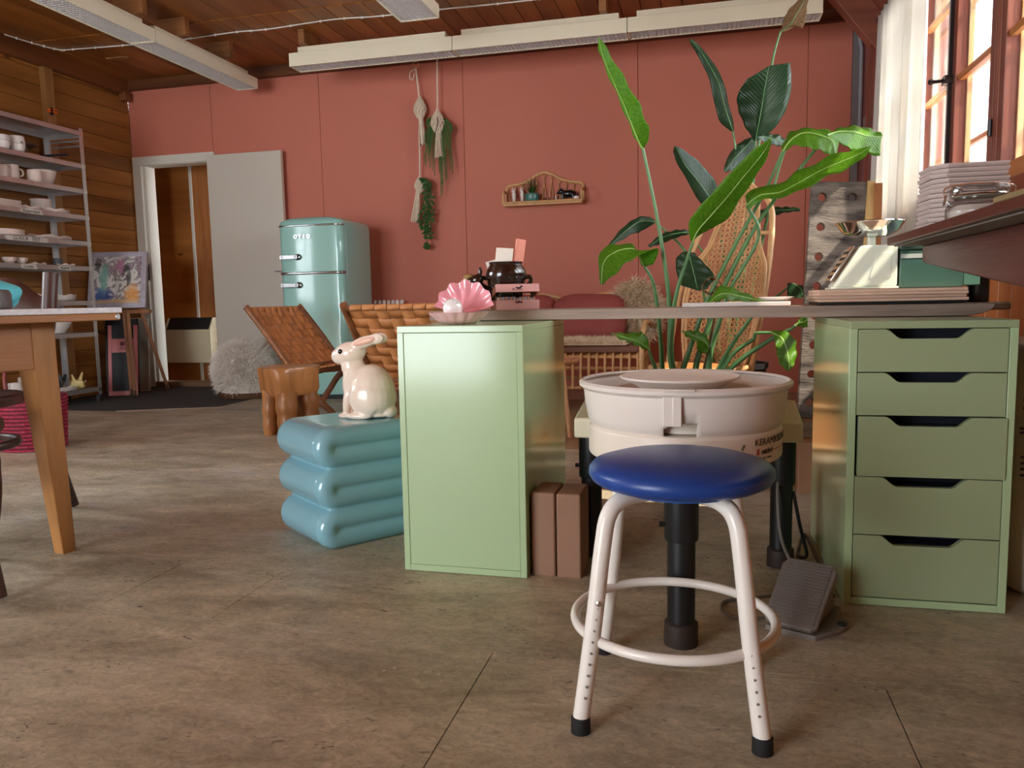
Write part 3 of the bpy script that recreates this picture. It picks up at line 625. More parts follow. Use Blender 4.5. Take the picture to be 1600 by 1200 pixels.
for q0, q1, z_, h_ in ((.247, .34, .4115, .0016), (.285, .307, .4035, .0016)):
    for i in range(6):
        u0 = q0+(q1-q0)*i/6; u1 = q0+(q1-q0)*(i+1)/6; P = [(u0, z_), (u1, z_), (u1, z_+h_), (u0, z_+h_)]
        m.rings([[tuple(bb(Vector((a, b, 0)))) for a, b in P], [tuple(bb(Vector((a, b, .0005)))) for a, b in P]])
m.build('red_emblem', M_red, t, smooth=0)
text_mesh('lettering', 'Keramik  Zubehör', .0062, M_txt, t, None, bend=bend(.221, .398))
MB().box(-.003, .003, -.0004, .0004, -.007, .007, T(.137, -math.sqrt(R0**2-.137**2)-.0005, .428, rz=.6, ry=R(28))).build('scuff_mark', mat('scuff', (120, 110, 104), .6), t)
# plate on the wheel
t = MB().lathe([(.088, 0), (.094, .003), (.1, .009), (.142, .030), (.1445, .034), (.141, .0355), (.13, .032), (.09, .0285), (.02, .0275)], 64).build('ceramic_plate', mat('pale_plate_clay', (238, 228, 218), .6, var=.02, vscale=9), None)
t.location = (-.066, 1.945, .5415); tag(t, 'wide unglazed dish with flared rim resting on the wheel head', 'plate')
# ---------------------------------------------------------------- blue stool
t = thing('work_stool', 'round stool with blue vinyl seat and white tube legs in the foreground', 'stool', (-.06, 1.466, 0))
M_vinyl = mat('blue_vinyl', (28, 64, 138), .33, var=.08, vscale=5, bump=.03, bscale=25, spec=.45)
MB().lathe([(.12, .424), (.150, .427), (.163, .434), (.1685, .444), (.1675, .454), (.160, .463), (.13, .472), (.08, .4775), (.02, .479)], 56, (.012, -.01, 0)).build('seat', M_vinyl, t, smooth=60)
MB().lathe([(.10, .412), (.112, .414), (.114, .424), (.05, .424)], 40, (.012, -.01, 0)).build('seat_underside', mat('blue_board', (30, 84, 160), .5), t)
M_wt = mat('white_tube_enamel', (236, 230, 222), .25, var=.04, vscale=8)
legs = []
for sx, sy in ((-1, -1), (1, -1), (-1, 1), (1, 1)):
    P = curve([(sx*.04, sy*.04, .412), (sx*.085, sy*.085, .408), (sx*.108, sy*.108, .385), (sx*.118, sy*.119, .33), (sx*.133, sy*.138, .19), (sx*.154, sy*.161, .022)], 30)
    o = MB().tube(P, .0152, 14).build('leg', M_wt, t, smooth=60); legs.append(o)
    e = Vector((sx*.154, sy*.161, 0)); MB().lathe([(.0165, 0), (.0178, .003), (.0172, .03), (.0155, .032)], 16, (e.x, e.y, 0)).build('rubber_foot', M_rubber, o)
    h_ = MB()
    if sy < 0:
        for k in range(9):
            u_ = k/8; p = Vector((sx*.129, sy*.132, .225)).lerp(Vector((sx*.148, sy*.155, .07)), u_)
            h_.lathe([(.0028, 0), (.0022, .0006)], 8, M=Matrix.Translation(p+Vector((-sx*.004 if sx < 0 else -.0, -.0149, 0))) @ Matrix.Rotation(PI/2, 4, 'X'))
        h_.build('adjusting_holes', mat('hole_shade', (120, 112, 106), .6), o)
MB().tube([(.186*math.cos(2*PI*k/72), .186*math.sin(2*PI*k/72), .162) for k in range(72)], .0095, 12, loop=True).build('foot_ring', M_wt, t, smooth=60)
MB().lathe([(.005, 0), (.005, .002), (.003, .003)], 10, M=T(-.122, -.1475, .235, rx=PI/2)).build('screw', M_chrome, t)
# ---------------------------------------------------------------- foot pedal and cables
M_ped = mat('brown_grey_plastic', (118, 108, 102), .5, var=.08, vscale=20, bump=.05, bscale=60)
t = thing('foot_pedal', 'ribbed brown-grey foot pedal of the pottery wheel on the floor beside the stool', 'pedal', (.185, 1.80, 0), R(-24))
MB().prism([(-.055, -.005), (.058, -.005), (.092, .06), (.10, .10), (.092, .13), (.062, .145), (.055, .20), (-.055, .20)], 0, .014).build('base', M_ped, t, bevel=.003)
MB().lathe([(.011, .014), (.011, .018), (.005, .019)], 14, (.086, .095, 0)).build('bolt', M_black, t)
Mp = T(0, -.008, .02, rx=R(33))
pl = [(-.048, 0), (.048, 0), (.060, .012), (.064, .17), (.052, .19), (-.052, .19), (-.064, .17), (-.058, .012)]
b_ = MB().prism(pl, -.004, .010, M=Mp).build('treadle', M_ped, t, bevel=.003)
for k in range(19):
    y_ = .012+k*.0092; MB().box(-.052, .052, y_, y_+.0048, .0102, .0128, Mp).build('rib', M_ped, b_, smooth=0)
MB().prism([(.02, .014), (.185, .014), (.165, .1)], -.045, .045, 'x').build('housing', M_ped, t, bevel=.003)
M_cab = mat('grey_cable', (120, 112, 104), .5)
t = tag(MB().tube(curve([(.195, 2.27, .30), (.19, 2.22, .2), (.2, 2.18, .1), (.24, 2.12, .02), (.255, 2.02, .006), (.22, 2.05, .006), (.1, 1.99, .006), (.045, 1.96, .006), (.04, 1.89, .006), (.09, 1.86, .006), (.16, 1.90, .006), (.19, 1.96, .03)], 60), .0045, 8).build('pedal_cable', M_cab, None, smooth=60), 'grey pedal cable curling from the wheel leg down to the pedal', 'cable')
t = tag(MB().tube(curve([(.235, 2.27, .22), (.255, 2.27, .12), (.278, 2.3, .03), (.262, 2.36, .006), (.272, 2.44, .006), (.305, 2.58, .006), (.312, 2.3, .006), (.312, 2.05, .006)], 50), .005, 8).build('power_cord', M_black, None, smooth=60), 'black power cord along the foot of the drawer cabinet', 'cable')
# ---------------------------------------------------------------- clay blocks
M_clay = mat('brown_clay', (150, 112, 90), .75, var=.1, vscale=7, bump=.12, bscale=40)
for i, x_ in enumerate((-.438, -.366)):
    o = MB().box(-.034, .034, 0, .135, 0, .238).build('clay_block', M_clay, None, bevel=.006, seg=3); o.location = (x_, 2.065-.004*i, 0); o.rotation_euler = (0, 0, -.02)
    tag(o, ('brown clay block standing on end, pressed against the green cabinet', 'brown clay block standing on end, on the side facing the pottery wheel')[i], 'block', 'clay blocks by the cabinet')
# ================================================================ BLUE SIDE TABLE AND RABBIT
M_blue = mat('dusty_blue_gloss', (130, 180, 194), .16, coat=.4, spec=.5)
e1 = Vector((-.79, .613, 0)); e2 = Vector((.613, .79, 0)); ang = math.atan2(e2.y, e2.x)
t = thing('folded_side_table', 'glossy dusty blue side table shaped like stacked folds, carrying the rabbit', 'side table', (-1.165, 2.37, 0), ang)
# ribbon folded to and fro; local x = along e2 (away from the front corner), local y = along e1
th = .0365; HL = .172; path = []
lv = [.352, .294, .2235, .1655, .095, .0365]; xn, xf = -.15+.03, .15-.03
def arc(cx, cz, r, a0, a1, n=12): return [(cx+r*math.cos(a0+(a1-a0)*k/n), cz+r*math.sin(a0+(a1-a0)*k/n)) for k in range(n+1)]
path += [(.16, lv[0]), (.05, lv[0])]
for i in range(3):
    a, b = lv[2*i], lv[2*i+1]; path += arc(xn, (a+b)/2, (a-b)/2, PI/2, 3*PI/2)
    if i < 2: c_ = lv[2*i+2]; path += arc(xf, (b+c_)/2, (b-c_)/2, PI/2, -PI/2, 12)
path += [(.05, lv[5]), (.16, lv[5])]
Rg = []; K = 36
for i, (x_, z_) in enumerate(path):
    p0 = path[max(0, i-1)]; p1 = path[min(len(path)-1, i+1)]; d = Vector((p1[0]-p0[0], 0, p1[1]-p0[1])).normalized(); nn = Vector((-d.z, 0, d.x)); ring = []
    for k in range(K):
        a = 2*PI*k/K; ca, sa = math.cos(a), math.sin(a); q = 1/(abs(ca)**9+abs(sa)**9)**(1/9)
        u_ = max(-1, min(1, q*ca)); v_ = max(-1, min(1, q*sa))
        # long flat section with round ends
        fy = (HL-th)*u_ if abs(u_) < 1 else (HL-th)*math.copysign(1, u_)
        ring.append((x_, z_, fy, v_, ca, sa, nn))
    out = []
    for k in range(K):
        h2 = K//2; kk = k % h2; side = 1 if k < h2 else -1
        # half ring: semicircle on +y end (10 pts) then flat
        b_ = -PI/2+PI*kk/(h2-1); cy = side*(HL-th)+side*th*math.cos(b_); cn = side*th*math.sin(b_)
        out.append((x_+nn.x*cn, cy, z_+nn.z*cn))
    Rg.append(out)
o = MB().rings(Rg).build('folded_body', M_blue, t, smooth=70); q = o.modifiers.new('r', 'REMESH'); q.mode = 'VOXEL'; q.voxel_size = .004; q.use_smooth_shade = True; q = o.modifiers.new('s', 'SMOOTH'); q.iterations = 4; q.factor = .6
tz = .3885
M_rab = mat('rabbit_glaze', (238, 218, 202), .22, var=.03, vscale=9, coat=.35)
t = thing('rabbit_lamp', 'cream rabbit figure sitting on the blue side table, facing left', 'figurine', (-1.102, 2.39, tz-.001))
m = MB(); zs = 1.0
def EL(x, z, rx, rz, ry, y=0, rot=0): m.ell((0, 0, 0), rx, ry, rz, 20, 14, T(x, y, z, ry=R(rot)))
EL(.022, .092, .080, .086, .066); EL(.04, .07, .066, .068, .070); EL(-.012, .125, .052, .05, .05)
EL(-.036, .125, .040, .078, .044, rot=8); EL(-.046, .17, .034, .04, .036)
EL(-.052, .212, .054, .041, .040, rot=-10); EL(-.086, .205, .03, .028, .028); EL(-.03, .222, .036, .034, .036)
for s_ in (-1, 1):
    EL(.012, .252, .056, .019, .014, s_*.019, rot=-16); EL(.054, .262, .024, .019, .012, s_*.018, rot=-6); EL(-.02, .237, .022, .016, .016, s_*.016)
    EL(-.052, .06, .016, .06, .018, s_*.026, rot=8); EL(-.062, .009, .026, .010, .017, s_*.028)
    EL(.02, .068, .056, .056, .022, s_*.05); EL(-.005, .012, .05, .0125, .018, s_*.05)
EL(.086, .022, .024, .022, .03); EL(.02, .012, .075, .012, .05)
o = m.build('body', M_rab, t); q = o.modifiers.new('r', 'REMESH'); q.mode = 'VOXEL'; q.voxel_size = .0036; q.use_smooth_shade = True
q = o.modifiers.new('s', 'SMOOTH'); q.iterations = 5; q.factor = .6
M_eye = mat('black_eye', (8, 8, 10), .08)
for s_ in (-1, 1):
    MB().ell((-.067, s_*.036, .222), .0085, .005, .0085, 14, 10).build('eye', M_eye, t)
    MB().ell((0, 0, 0), .042, .004, .0105, 14, 8, T(.016, s_*.0315, .254, ry=R(-15))).build('inner_ear', mat('ear_pink', (228, 176, 154), .3), t)
# ================================================================ LEATHER STRAP CHAIRS, STUMP STOOL
M_lea = mat('tan_leather', (200, 132, 78), .5, var=.14, vscale=7); M_teak = wood('teak', (104, 62, 36), (150, 96, 58), 'x', .4, 12)
def strap_chair(label, loc, rz):
    t = thing('strap_lounge_chair', label, 'lounge chair', loc, rz, 'woven leather lounge chairs'); w2 = .30
    B0 = Vector((-.34, 0, .735)); B1 = Vector((-.02, 0, .345)); S0 = Vector((-.04, 0, .30)); S1 = Vector((.47, 0, .385))
    for s_ in (-1, 1):
        y_ = s_*w2
        m = MB(); m.tube(curve([(B0.x-.012, y_, B0.z+.02), (-.17, y_, .54), (0, y_, .325), (.2, y_, .13), (.34, y_, .012)], 24), [.019]*20+[.018]*5, 8, flat=1.25); m.build('back_leg', M_teak, t, smooth=50)
        m = MB(); m.tube(curve([(S1.x+.02, y_*.93, S1.z+.012), (.2, y_*.93, .335), (.0, y_*.93, .255), (-.1, y_*.93, .14), (-.2, y_*.93, .012)], 24), .019, 8, flat=1.25); m.build('seat_leg', M_teak, t, smooth=50)
    for p in (B0, B1, S0, S1): 
        MB().tube([(p.x, -w2, p.z), (p.x, w2, p.z)], .014, 10).build('cross_rail', M_teak, t)
    def weave(P, Q, nm, nl, nc, sag):
        D = Q-P; nrm = Vector((D.z, 0, -D.x)).normalized()
        if nrm.z < 0: nrm = -nrm
        def pt(u_, v_): return P+D*u_+Vector((0, v_, 0))-nrm*sag*math.sin(PI*u_)*(1-(v_/w2)**2)
        for i in range(nl):       # straps running up and down
            v0 = -w2+.03+(2*w2-.06)*(i+.03)/nl; v1 = -w2+.03+(2*w2-.06)*(i+.95)/nl; A = []; Bq = []
            for k in range(nc*2+1):
                u_ = k/(nc*2); off = (.0048 if (k//1+ (i*2)) % 4 == 1 else (-.0048 if (k+(i*2)) % 4 == 3 else 0))
                A.append(tuple(pt(u_, v0)+nrm*off)); Bq.append(tuple(pt(u_, v1)+nrm*off))
            r_ = [tuple(P+Vector((0, v0, 0))+nrm*.017), tuple(P+Vector((0, v1, 0))+nrm*.017)]
            up = -D.normalized()
            wrap = lambda v: [tuple(P+Vector((0, v, 0))+up*(.017*math.sin(q))+nrm*(.017*math.cos(q))) for q in (PI, .75*PI, PI/2, PI/4, 0)]
            MB().sheet([wrap(v0)+A[1:], wrap(v1)+Bq[1:]]).build('strap', M_lea, t, smooth=60, solid=.003)
        for j in range(nc):       # straps running across
            u0 = (j+.03)/nc; u1 = (j+.95)/nc; A = []; Bq = []
            for k in range(nl*2+1):
                v_ = -w2+.03+(2*w2-.06)*k/(nl*2)
                off = (-.0048 if (k+2*j) % 4 == 1 else (.0048 if (k+2*j) % 4 == 3 else 0))
                A.append(tuple(pt(u0, v_)+nrm*off)); Bq.append(tuple(pt(u1, v_)+nrm*off))
            for Lq, uu in ((A, u0), (Bq, u1)):
                Lq.insert(0, tuple(pt(uu, -w2-.012)+nrm*.014)); Lq.insert(0, tuple(pt(uu, -w2-.02))); Lq.append(tuple(pt(uu, w2+.012)+nrm*.014)); Lq.append(tuple(pt(uu, w2+.02)))
            MB().sheet([A, Bq]).build('strap', M_lea, t, smooth=60, solid=.003)
    weave(B0, B1, 'back', 8, 8, .02); weave(S1, S0, 'seat', 8, 8, .03)
    return t
strap_chair('woven tan leather lounge chair showing its front, between fur seat and fridge', (-2.64, 4.98, 0), R(-6))
strap_chair('woven tan leather lounge chair seen from behind, above the rabbit', (-1.46, 3.95, .0055), R(90))
M_stump = wood('teak_root', (138, 84, 42), (194, 136, 82), 'z', .36, 12, knots=True, coat=.2, bump=.2)
t = thing('stump_stool', 'low stool carved from a teak stump with three thick legs, before the strap chair', 'stool', (-2.43, 4.2, 0), .3)
def wob(a, i): return 1+.07*math.sin(3*a+.6)+.045*math.sin(5*a+2+i*.4)+.02*math.sin(9*a+i)
MB().lathe([(.12, .245), (.15, .235), (.168, .27), (.172, .33), (.178, .385), (.174, .398), (.16, .402), (.02, .402)], 56, fn=wob).build('seat', M_stump, t, smooth=45)
for a, tl in ((-2.5, .9), (-1.5, 1.15), (-.1, 1.0), (1.55, 1.0)):
    c_ = Vector((math.cos(a), math.sin(a), 0))
    P = curve([c_*.10+Vector((0, 0, .30)), c_*.118+Vector((0, 0, .2)), c_*.125+Vector((0, 0, .1)), c_*.128], 16)
    m = MB(); n0 = len(P)
    m.tube(P, [(.062-.018*(k/(n0-1)))*tl*(1+.05*math.sin(k*1.3+a)) for k in range(n0)], 14); m.build('leg', M_stump, t, smooth=45)
# ================================================================ FRIDGE, FUR SEAT, HEATER, RADIATOR
M_frd = mat('mint_enamel', (150, 200, 190), .14, coat=.5)
t = thing('retro_fridge', 'mint green retro fridge with chrome handles against the pink wall', 'fridge', (-3.035, 5.67, 0), R(1))
fw = .275; fd = .56
def rr_poly(z, top=0, ins=0, y0=.06):
    P = []; r_ = .03
    w_ = fw-ins
    for cx, cy, a0 in ((w_-r_, y0+r_, -PI/2), (w_-r_, fd-r_, 0), (-w_+r_, fd-r_, PI/2), (-w_+r_, y0+r_, PI)):
        for k in range(5): a = a0+PI/2*k/4; P.append((cx+r_*math.cos(a), cy+r_*math.sin(a), z))
    return P
Rg = [rr_poly(.035), rr_poly(1.36), rr_poly(1.395, ins=.004), rr_poly(1.42, ins=.02, y0=.07), rr_poly(1.435, ins=.05, y0=.1), rr_poly(1.44, ins=.1, y0=.16)]
MB().rings(Rg).build('cabinet', M_frd, t, smooth=50)
def door(z0, z1, name, domed=False):
    Rg = []; nz = 10
    def sec(z, wv):
        P = []; w_ = fw-.001-wv; r_ = .05
        for cx, cy, a0 in ((w_-r_, r_, -PI/2),): P += [(cx+r_*math.cos(a0+PI/2*k/8), cy+r_*math.sin(a0+PI/2*k/8), z) for k in range(9)]
        P += [(w_, .056, z), (-w_, .056, z)]
        P += [(-w_+r_+r_*math.cos(PI+PI/2*k/8), r_+r_*math.sin(PI+PI/2*k/8), z) for k in range(9)]
        P = [(p[0], p[1]-.014*(1-(p[0]/fw)**2), p[2]) for p in P]; return P
    zs = [(z0, .006), (z0+.006, 0), (z1-.006, 0), (z1, .006)]
    return MB().rings([sec(z, v) for z, v in zs]).build(name, M_frd, t, smooth=50)
d1 = door(1.018, 1.372, 'freezer_door'); d2 = door(.05, .998, 'fridge_door')
# domed crown over the upper door
def crown(u_):
    z = 1.385+.062*math.sqrt(max(0, 1-(1-u_)**2)); return z
Rg = []
for k in range(7):
    z = 1.385+.062*math.sin(k/6*PI/2); sh = 1-.0*k; ins = .24*(1-math.cos(k/6*PI/2))**1.6; back = .07*(1-math.cos(k/6*PI/2))
    P = []; w_ = fw-.002-ins; r_ = .05
    P += [(w_-r_+r_*math.cos(-PI/2+PI/2*q/8), back+r_+r_*math.sin(-PI/2+PI/2*q/8), z) for q in range(9)]+[(w_, .3, z), (-w_, .3, z)]
    P += [(-w_+r_+r_*math.cos(PI+PI/2*q/8), back+r_+r_*math.sin(PI+PI/2*q/8), z) for q in range(9)]
    Rg.append([(p[0], p[1]-.014*max(0, 1-(p[0]/fw)**2) if p[1] < .2 else p[1], p[2]) for p in P])
MB().rings(Rg).build('crown', M_frd, t, smooth=50)
M_chr2 = mat('fridge_chrome', (190, 190, 192), .12, metal=1)
for z0, z1 in ((1.373, 1.384), (.999, 1.017)):
    P = [(fw*math.sin(-1.45+2.9*k/20)/math.sin(1.45), -.012*(1-(k/10-1)**2)+.05*abs(k/10-1)**12, 0) for k in range(21)]
    MB().sheet([[(p[0], p[1]-.002, z0) for p in P], [(p[0], p[1]-.004, (z0+z1)/2) for p in P], [(p[0], p[1]-.002, z1) for p in P]]).build('chrome_band', M_chr2, t, smooth=60, solid=.003)
M_hand = mat('handle_chrome', (110, 108, 108), .2, metal=1)
for dd, z_ in ((d1, 1.135), (d2, .915)):
    m = MB(); m.box(-.248, -.095, -.040, -.028, z_-.016, z_+.016); m.box(-.242, -.22, -.04, .006, z_-.014, z_+.014); m.box(-.125, -.105, -.04, -.008, z_-.012, z_+.012)
    m.ell((-.105, -.014, z_), .03, .008, .025); m.build('handle', M_hand, dd, bevel=.005, seg=3)
for ch, q in zip('OTIO', (-.055, -.018, .018, .055)):
    text_mesh('letter', ch, .036, M_chrome, d1, T(q-.06, -.0142, 1.292) @ Matrix.Rotation(PI/2, 4, 'X'), depth=.004, bold=.0012)
MB().box(-.25, .25, .05, .5, 0, .035).build('plinth', M_black, t)
t = thing('fur_seat', 'low round seat draped with white sheepskin beside the doorway', 'seat', (-3.74, 5.82, 0))
M_rustic = wood('rustic_wood', (70, 44, 26), (116, 76, 46), 'z', .6, 8)
MB().lathe([(.22, 0), (.24, .01), (.245, .045), (.2, .06), (.19, .25), (.15, .36), (.1, .38), (.02, .38)], 28).build('wooden_drum', M_rustic, t)
def fur(name, parent, base, nrm_fn, count, ln, m_, r_=.0022, droop=.5, seed=1, world=False):
    """strands as thin three-sided tapered hairs joined into one part"""
    random.seed(seed); mb = MB()
    for i in range(count):
        p, nv = base(), None
        p, nv = p; L_ = ln*random.uniform(.7, 1.25); j = Vector((random.gauss(0, .35), random.gauss(0, .35), random.gauss(0, .35)))
        d = (nv+j).normalized(); q1 = p+d*L_*.5; d2_ = (d+Vector((0, 0, -droop))+Vector((random.gauss(0, .3), random.gauss(0, .3), random.gauss(0, .2)))).normalized(); q2 = q1+d2_*L_*.5
        a = d.orthogonal().normalized()*r_; b = d.cross(a).normalized()*r_
        V = [p+a, p-a*.5+b*.87, p-a*.5-b*.87, q1+a*.8, q1-a*.4+b*.7, q1-a*.4-b*.7, q2]
        mb.add(V, [(0, 1, 4, 3), (1, 2, 5, 4), (2, 0, 3, 5), (3, 4, 6), (4, 5, 6), (5, 3, 6)])
    o = mb.build(name, m_, parent, smooth=60, world=world); o['kind'] = 'stuff'; return o
def dome(z): return .245*math.sqrt(max(.02, 1-max(0, (z-.2)/.25)**2.6)) if z > .2 else .245-.03*(.2-z)/.2
def b_drum():
    z = .05+.39*math.sqrt(random.random()); a = random.uniform(-2.9, .7) if z < .3 else random.uniform(0, 2*PI); q = dome(z)
    return Vector((q*math.cos(a), q*math.sin(a), z)), Vector((math.cos(a), math.sin(a), .1+max(0, z-.28)*7)).normalized()
sk = MB(); zz_ = [.05+.395*k/12 for k in range(13)]
sk.sheet([[(dome(z)*math.cos(a), dome(z)*math.sin(a), z) for a in [-2.95+3.7*k/24 for k in range(25)]] for z in zz_ if z < .36]); sk.lathe([(dome(z), z) for z in zz_ if z >= .28]+[(.01, .447)], 28)
sk = sk.build('sheepskin', M_fur, t)
fur('fur_strands', sk, b_drum, None, 6000, .07, M_fur, .003)
t = thing('panel_heater', 'cream electric panel heater on the corridor wall beyond the doorway', 'heater', (-5.06, 6.97, .2))
M_heat = mat('heater_cream', (222, 206, 172), .4)
MB().prism([(-.13, 0), (0, 0), (0, .45), (-.06, .45), (-.13, .33)], -.27, .27, 'x').build('body', M_heat, t, bevel=.008, seg=3)
MB().prism([(-.131, .335), (-.063, .449), (-.062, .452), (-.133, .336)], -.235, .25, 'x').build('vent_grille', M_black, t)
MB().box(.271, .285, -.06, -.04, .15, .2).build('control_knob', M_heat, t)
t = thing('column_radiator', 'white column radiator on the pink wall above the strap chair', 'radiator', (-2.70, 6.40, 0))
M_rad = mat('radiator_white', (236, 230, 228), .35)
for k in range(7):
    MB().tube([(-.125+k*.0415, 0, .2), (-.125+k*.0415, 0, .765), (-.125+k*.0415, .01, .775)], .0165, 10).build('column', M_rad, t, smooth=50)
MB().tube([(-.15, .02, .25), (.15, .02, .25)], .016, 10).build('header', M_rad, t); MB().tube([(-.15, .02, .73), (.15, .02, .73)], .016, 10).build('header', M_rad, t)
m = MB(); m.box(-.14, -.12, .01, .02, 0, .2); m.box(.11, .13, .01, .02, 0, .2); m.build('stand', M_rad, t)
# ================================================================ WORK TABLE AND BENTWOOD CHAIRS ON THE LEFT
M_oak = wood('honey_oak', (124, 76, 34), (180, 124, 66), 'z', .45, 9, knots=True); M_oakx = wood('honey_oak_apron', (128, 76, 38), (176, 116, 64), 'x', .45, 7, knots=True)
t = thing('work_table', 'old wooden table with tapered leg and white stone slab top at the left edge', 'table', (-1.945, 2.0, 0), R(79))
Lq = .075
def tleg(x, y):
    m = MB(); a = [(-Lq, 0), (0, 0), (0, Lq), (-Lq, Lq)]; b_ = [(-.045, .0), (0, 0), (0, .045), (-.045, .045)]
    m.rings([[(x+p[0]*.98+.012, y+p[1]*.98, 0) for p in b_], [(x+p[0], y+p[1], .585) for p in a], [(x+p[0], y+p[1], .727) for p in a]])
    return m.build('leg', M_oak, t, bevel=.003)
tleg(0, 0); tleg(0, .78); tleg(-1.35, 0); tleg(-1.35, .78)
MB().box(-1.36, -.0745, .001, .024, .588, .727).build('apron', M_oakx, t, bevel=.002)
MB().box(-1.36, -.0745, .83, .853, .588, .727).build('apron', M_oakx, t, bevel=.002)
MB().box(-.026, -.001, .0755, .779, .588, .727).build('apron', M_oakx, t, bevel=.002)
MB().box(-1.5, .178, -.07, .93, .7275, .7505).build('wooden_top', M_oakx, t, bevel=.003)
MB().box(-1.5, .184, -.072, .93, .751, .7685).build('stone_slab', mat('white_terrazzo', (226, 222, 226), .5, var=.12, vscale=60), t, bevel=.002)
MB().lathe([(.009, 0), (.008, .002)], 12, M=T(.168, -.0705, .739, rx=PI/2)).build('bolt_head', M_steel, t)
tm = root_matrix(t)
o = MB().ell((0, 0, 0), .11, .08, .052, 24, 14)
V2 = []
for p in o.v:
    q = Vector(p); n_ = noise.noise(q*18)*.016+noise.noise(q*40)*.006; V2.append(tuple(q+q.normalized()*n_))
o.v = V2; o = o.build('cloth', mat('teal_cloth', (96, 196, 210), .8, var=.1, vscale=8), None, smooth=80); o.location = (-2.25, 2.06, .8165); tag(o, 'crumpled turquoise cloth lying on the stone slab at the left edge', 'cloth')
o = MB().lathe([(.05, 0), (.054, .004), (.054, .045), (.048, .058), (.02, .061)], 24).build('dark_bowl', mat('taupe_plastic', (84, 76, 74), .5), None, bevel=.003); o.location = (-2.09, 1.92, .769)
tag(o, 'rounded taupe container on the slab before the turquoise cloth', 'container')
M_bent = wood('dark_bentwood', (44, 24, 20), (86, 50, 42), 'z', .42, 9)
def bent_chair(label, loc, rz, sp=.235):
    t = thing('bentwood_chair', label, 'chair', loc, rz, 'bentwood chairs at the work table')
    MB().lathe([(.16, .44), (.2, .437), (.208, .447), (.208, .468), (.2, .474), (.15, .468), (.02, .466)], 44).build('seat', M_bent, t, smooth=50)
    MB().tube([(.175*math.cos(2*PI*k/48), .175*math.sin(2*PI*k/48), .30) for k in range(48)], .011, 10, loop=True, flat=1.4).build('ring_stretcher', M_bent, t, smooth=60)
    for a in (R(45), R(135)):
        MB().tube(curve([(.16*math.cos(a), -.16*math.sin(a), .44), (.175*math.cos(a), -.175*math.sin(a), .3), (.215*math.cos(a), -.215*math.sin(a), .012)], 14), [.019]*5+[.0165]*10, 12).build('front_leg', M_bent, t, smooth=60)
    for s_ in (-1, 1):
        MB().tube(curve([(s_*sp, .28, .012), (s_*.19, .22, .25), (s_*.17, .19, .45), (s_*.19, .24, .70), (s_*.195, .275, .90)], 24), [.018]*8+[.023]*10+[.026]*7, 12).build('back_post', M_bent, t, smooth=60)
    A = []; B = []
    for k in range(25):
        u_ = -1+2*k/24; zt = .80+.09*(.5+.5*math.cos(u_*PI)) + .02*abs(u_)**6; yb = .19+.05*u_*u_
        A.append((u_*.185, .235+.02*(1-u_*u_)+.02, .60)); B.append((u_*.190, .275+.02*(1-u_*u_), zt))
    mid = [((a[0]+b[0])/2, (a[1]+b[1])/2+.004, (a[2]+b[2])/2) for a, b in zip(A, B)]
    MB().sheet([A, mid, B]).build('back_panel', M_bent, t, smooth=60, solid=.012)
    return t
bent_chair('dark bentwood chair with wavy solid back at the far side of the work table', (-2.53, 2.15, 0), R(10), .21)
bent_chair('dark bentwood chair at the near left corner, only its splayed leg in view', (-2.023, 1.584, 0), R(52), .16)
# things under and behind the table
M_red = mat('crimson_wicker', (150, 24, 56), .6, var=.35, vscale=60, bump=.4, bscale=120)
t = thing('wicker_basket', 'crimson wicker basket standing on the floor behind the table leg', 'basket', (-3.62, 3.52, 0))
MB().lathe([(.13, 0), (.15, .01), (.172, .3), (.165, .3), (.14, .02), (.02, .02)], 40).build('lining', mat('basket_core', (96, 18, 36), .7), t)
for j in range(14):
    z_ = .012+j*.0208; MB().tube([((.153+.00135*j*1.0+.0035*math.cos(k*PI+j*PI))*math.cos(2*PI*k/44), (.153+.00135*j+.0035*math.cos(k*PI+j*PI))*math.sin(2*PI*k/44), z_) for k in range(44)], .0085, 5, loop=True).build('wicker_row', M_red, t)
MB().tube(curve([(-.165, 0, .29), (-.15, 0, .45), (0, 0, .55), (.15, 0, .45), (.165, 0, .29)], 24), .011, 8).build('handle', mat('dark_red_handle', (120, 40, 36), .5), t)
o = thing('patterned_bag', 'blue patterned bag on the floor beside the crimson basket', 'bag', (-4.02, 3.53, 0))
MB().rings([[(x*a, y*b, z) for x, y in ((-.1, -.06), (.1, -.06), (.12, 0), (.1, .06), (-.1, .06), (-.12, 0))] for z, a, b in ((0, .9, 1), (.08, 1.05, 1.2), (.26, 1, .9), (.33, .9, .4))]).build('bag_body', mat('navy_print_cloth', (50, 62, 84), .8, col2=(110, 130, 140), vscale=18, contrast=(.5, .6)), o, smooth=60)
m = MB(); m.tube(curve([(-.06, -.03, .32), (-.05, -.03, .42), (.05, -.03, .42), (.06, -.03, .32)], 16), .006, 6); m.build('strap', M_white, o)
o = thing('white_carton', 'small white carton with black marks between bag and basket', 'carton', (-3.845, 3.46, 0))
MB().box(-.035, .035, -.03, .03, 0, .30).build('box_body', M_white, o, bevel=.002); m = MB()
for k in range(6): m.box(-.02+.012*(k % 3), -.012+.012*(k % 3), -.0308, -.0302, .02+.02*(k//3), .034+.02*(k//3))
m.build('printed_marks', M_black, o)
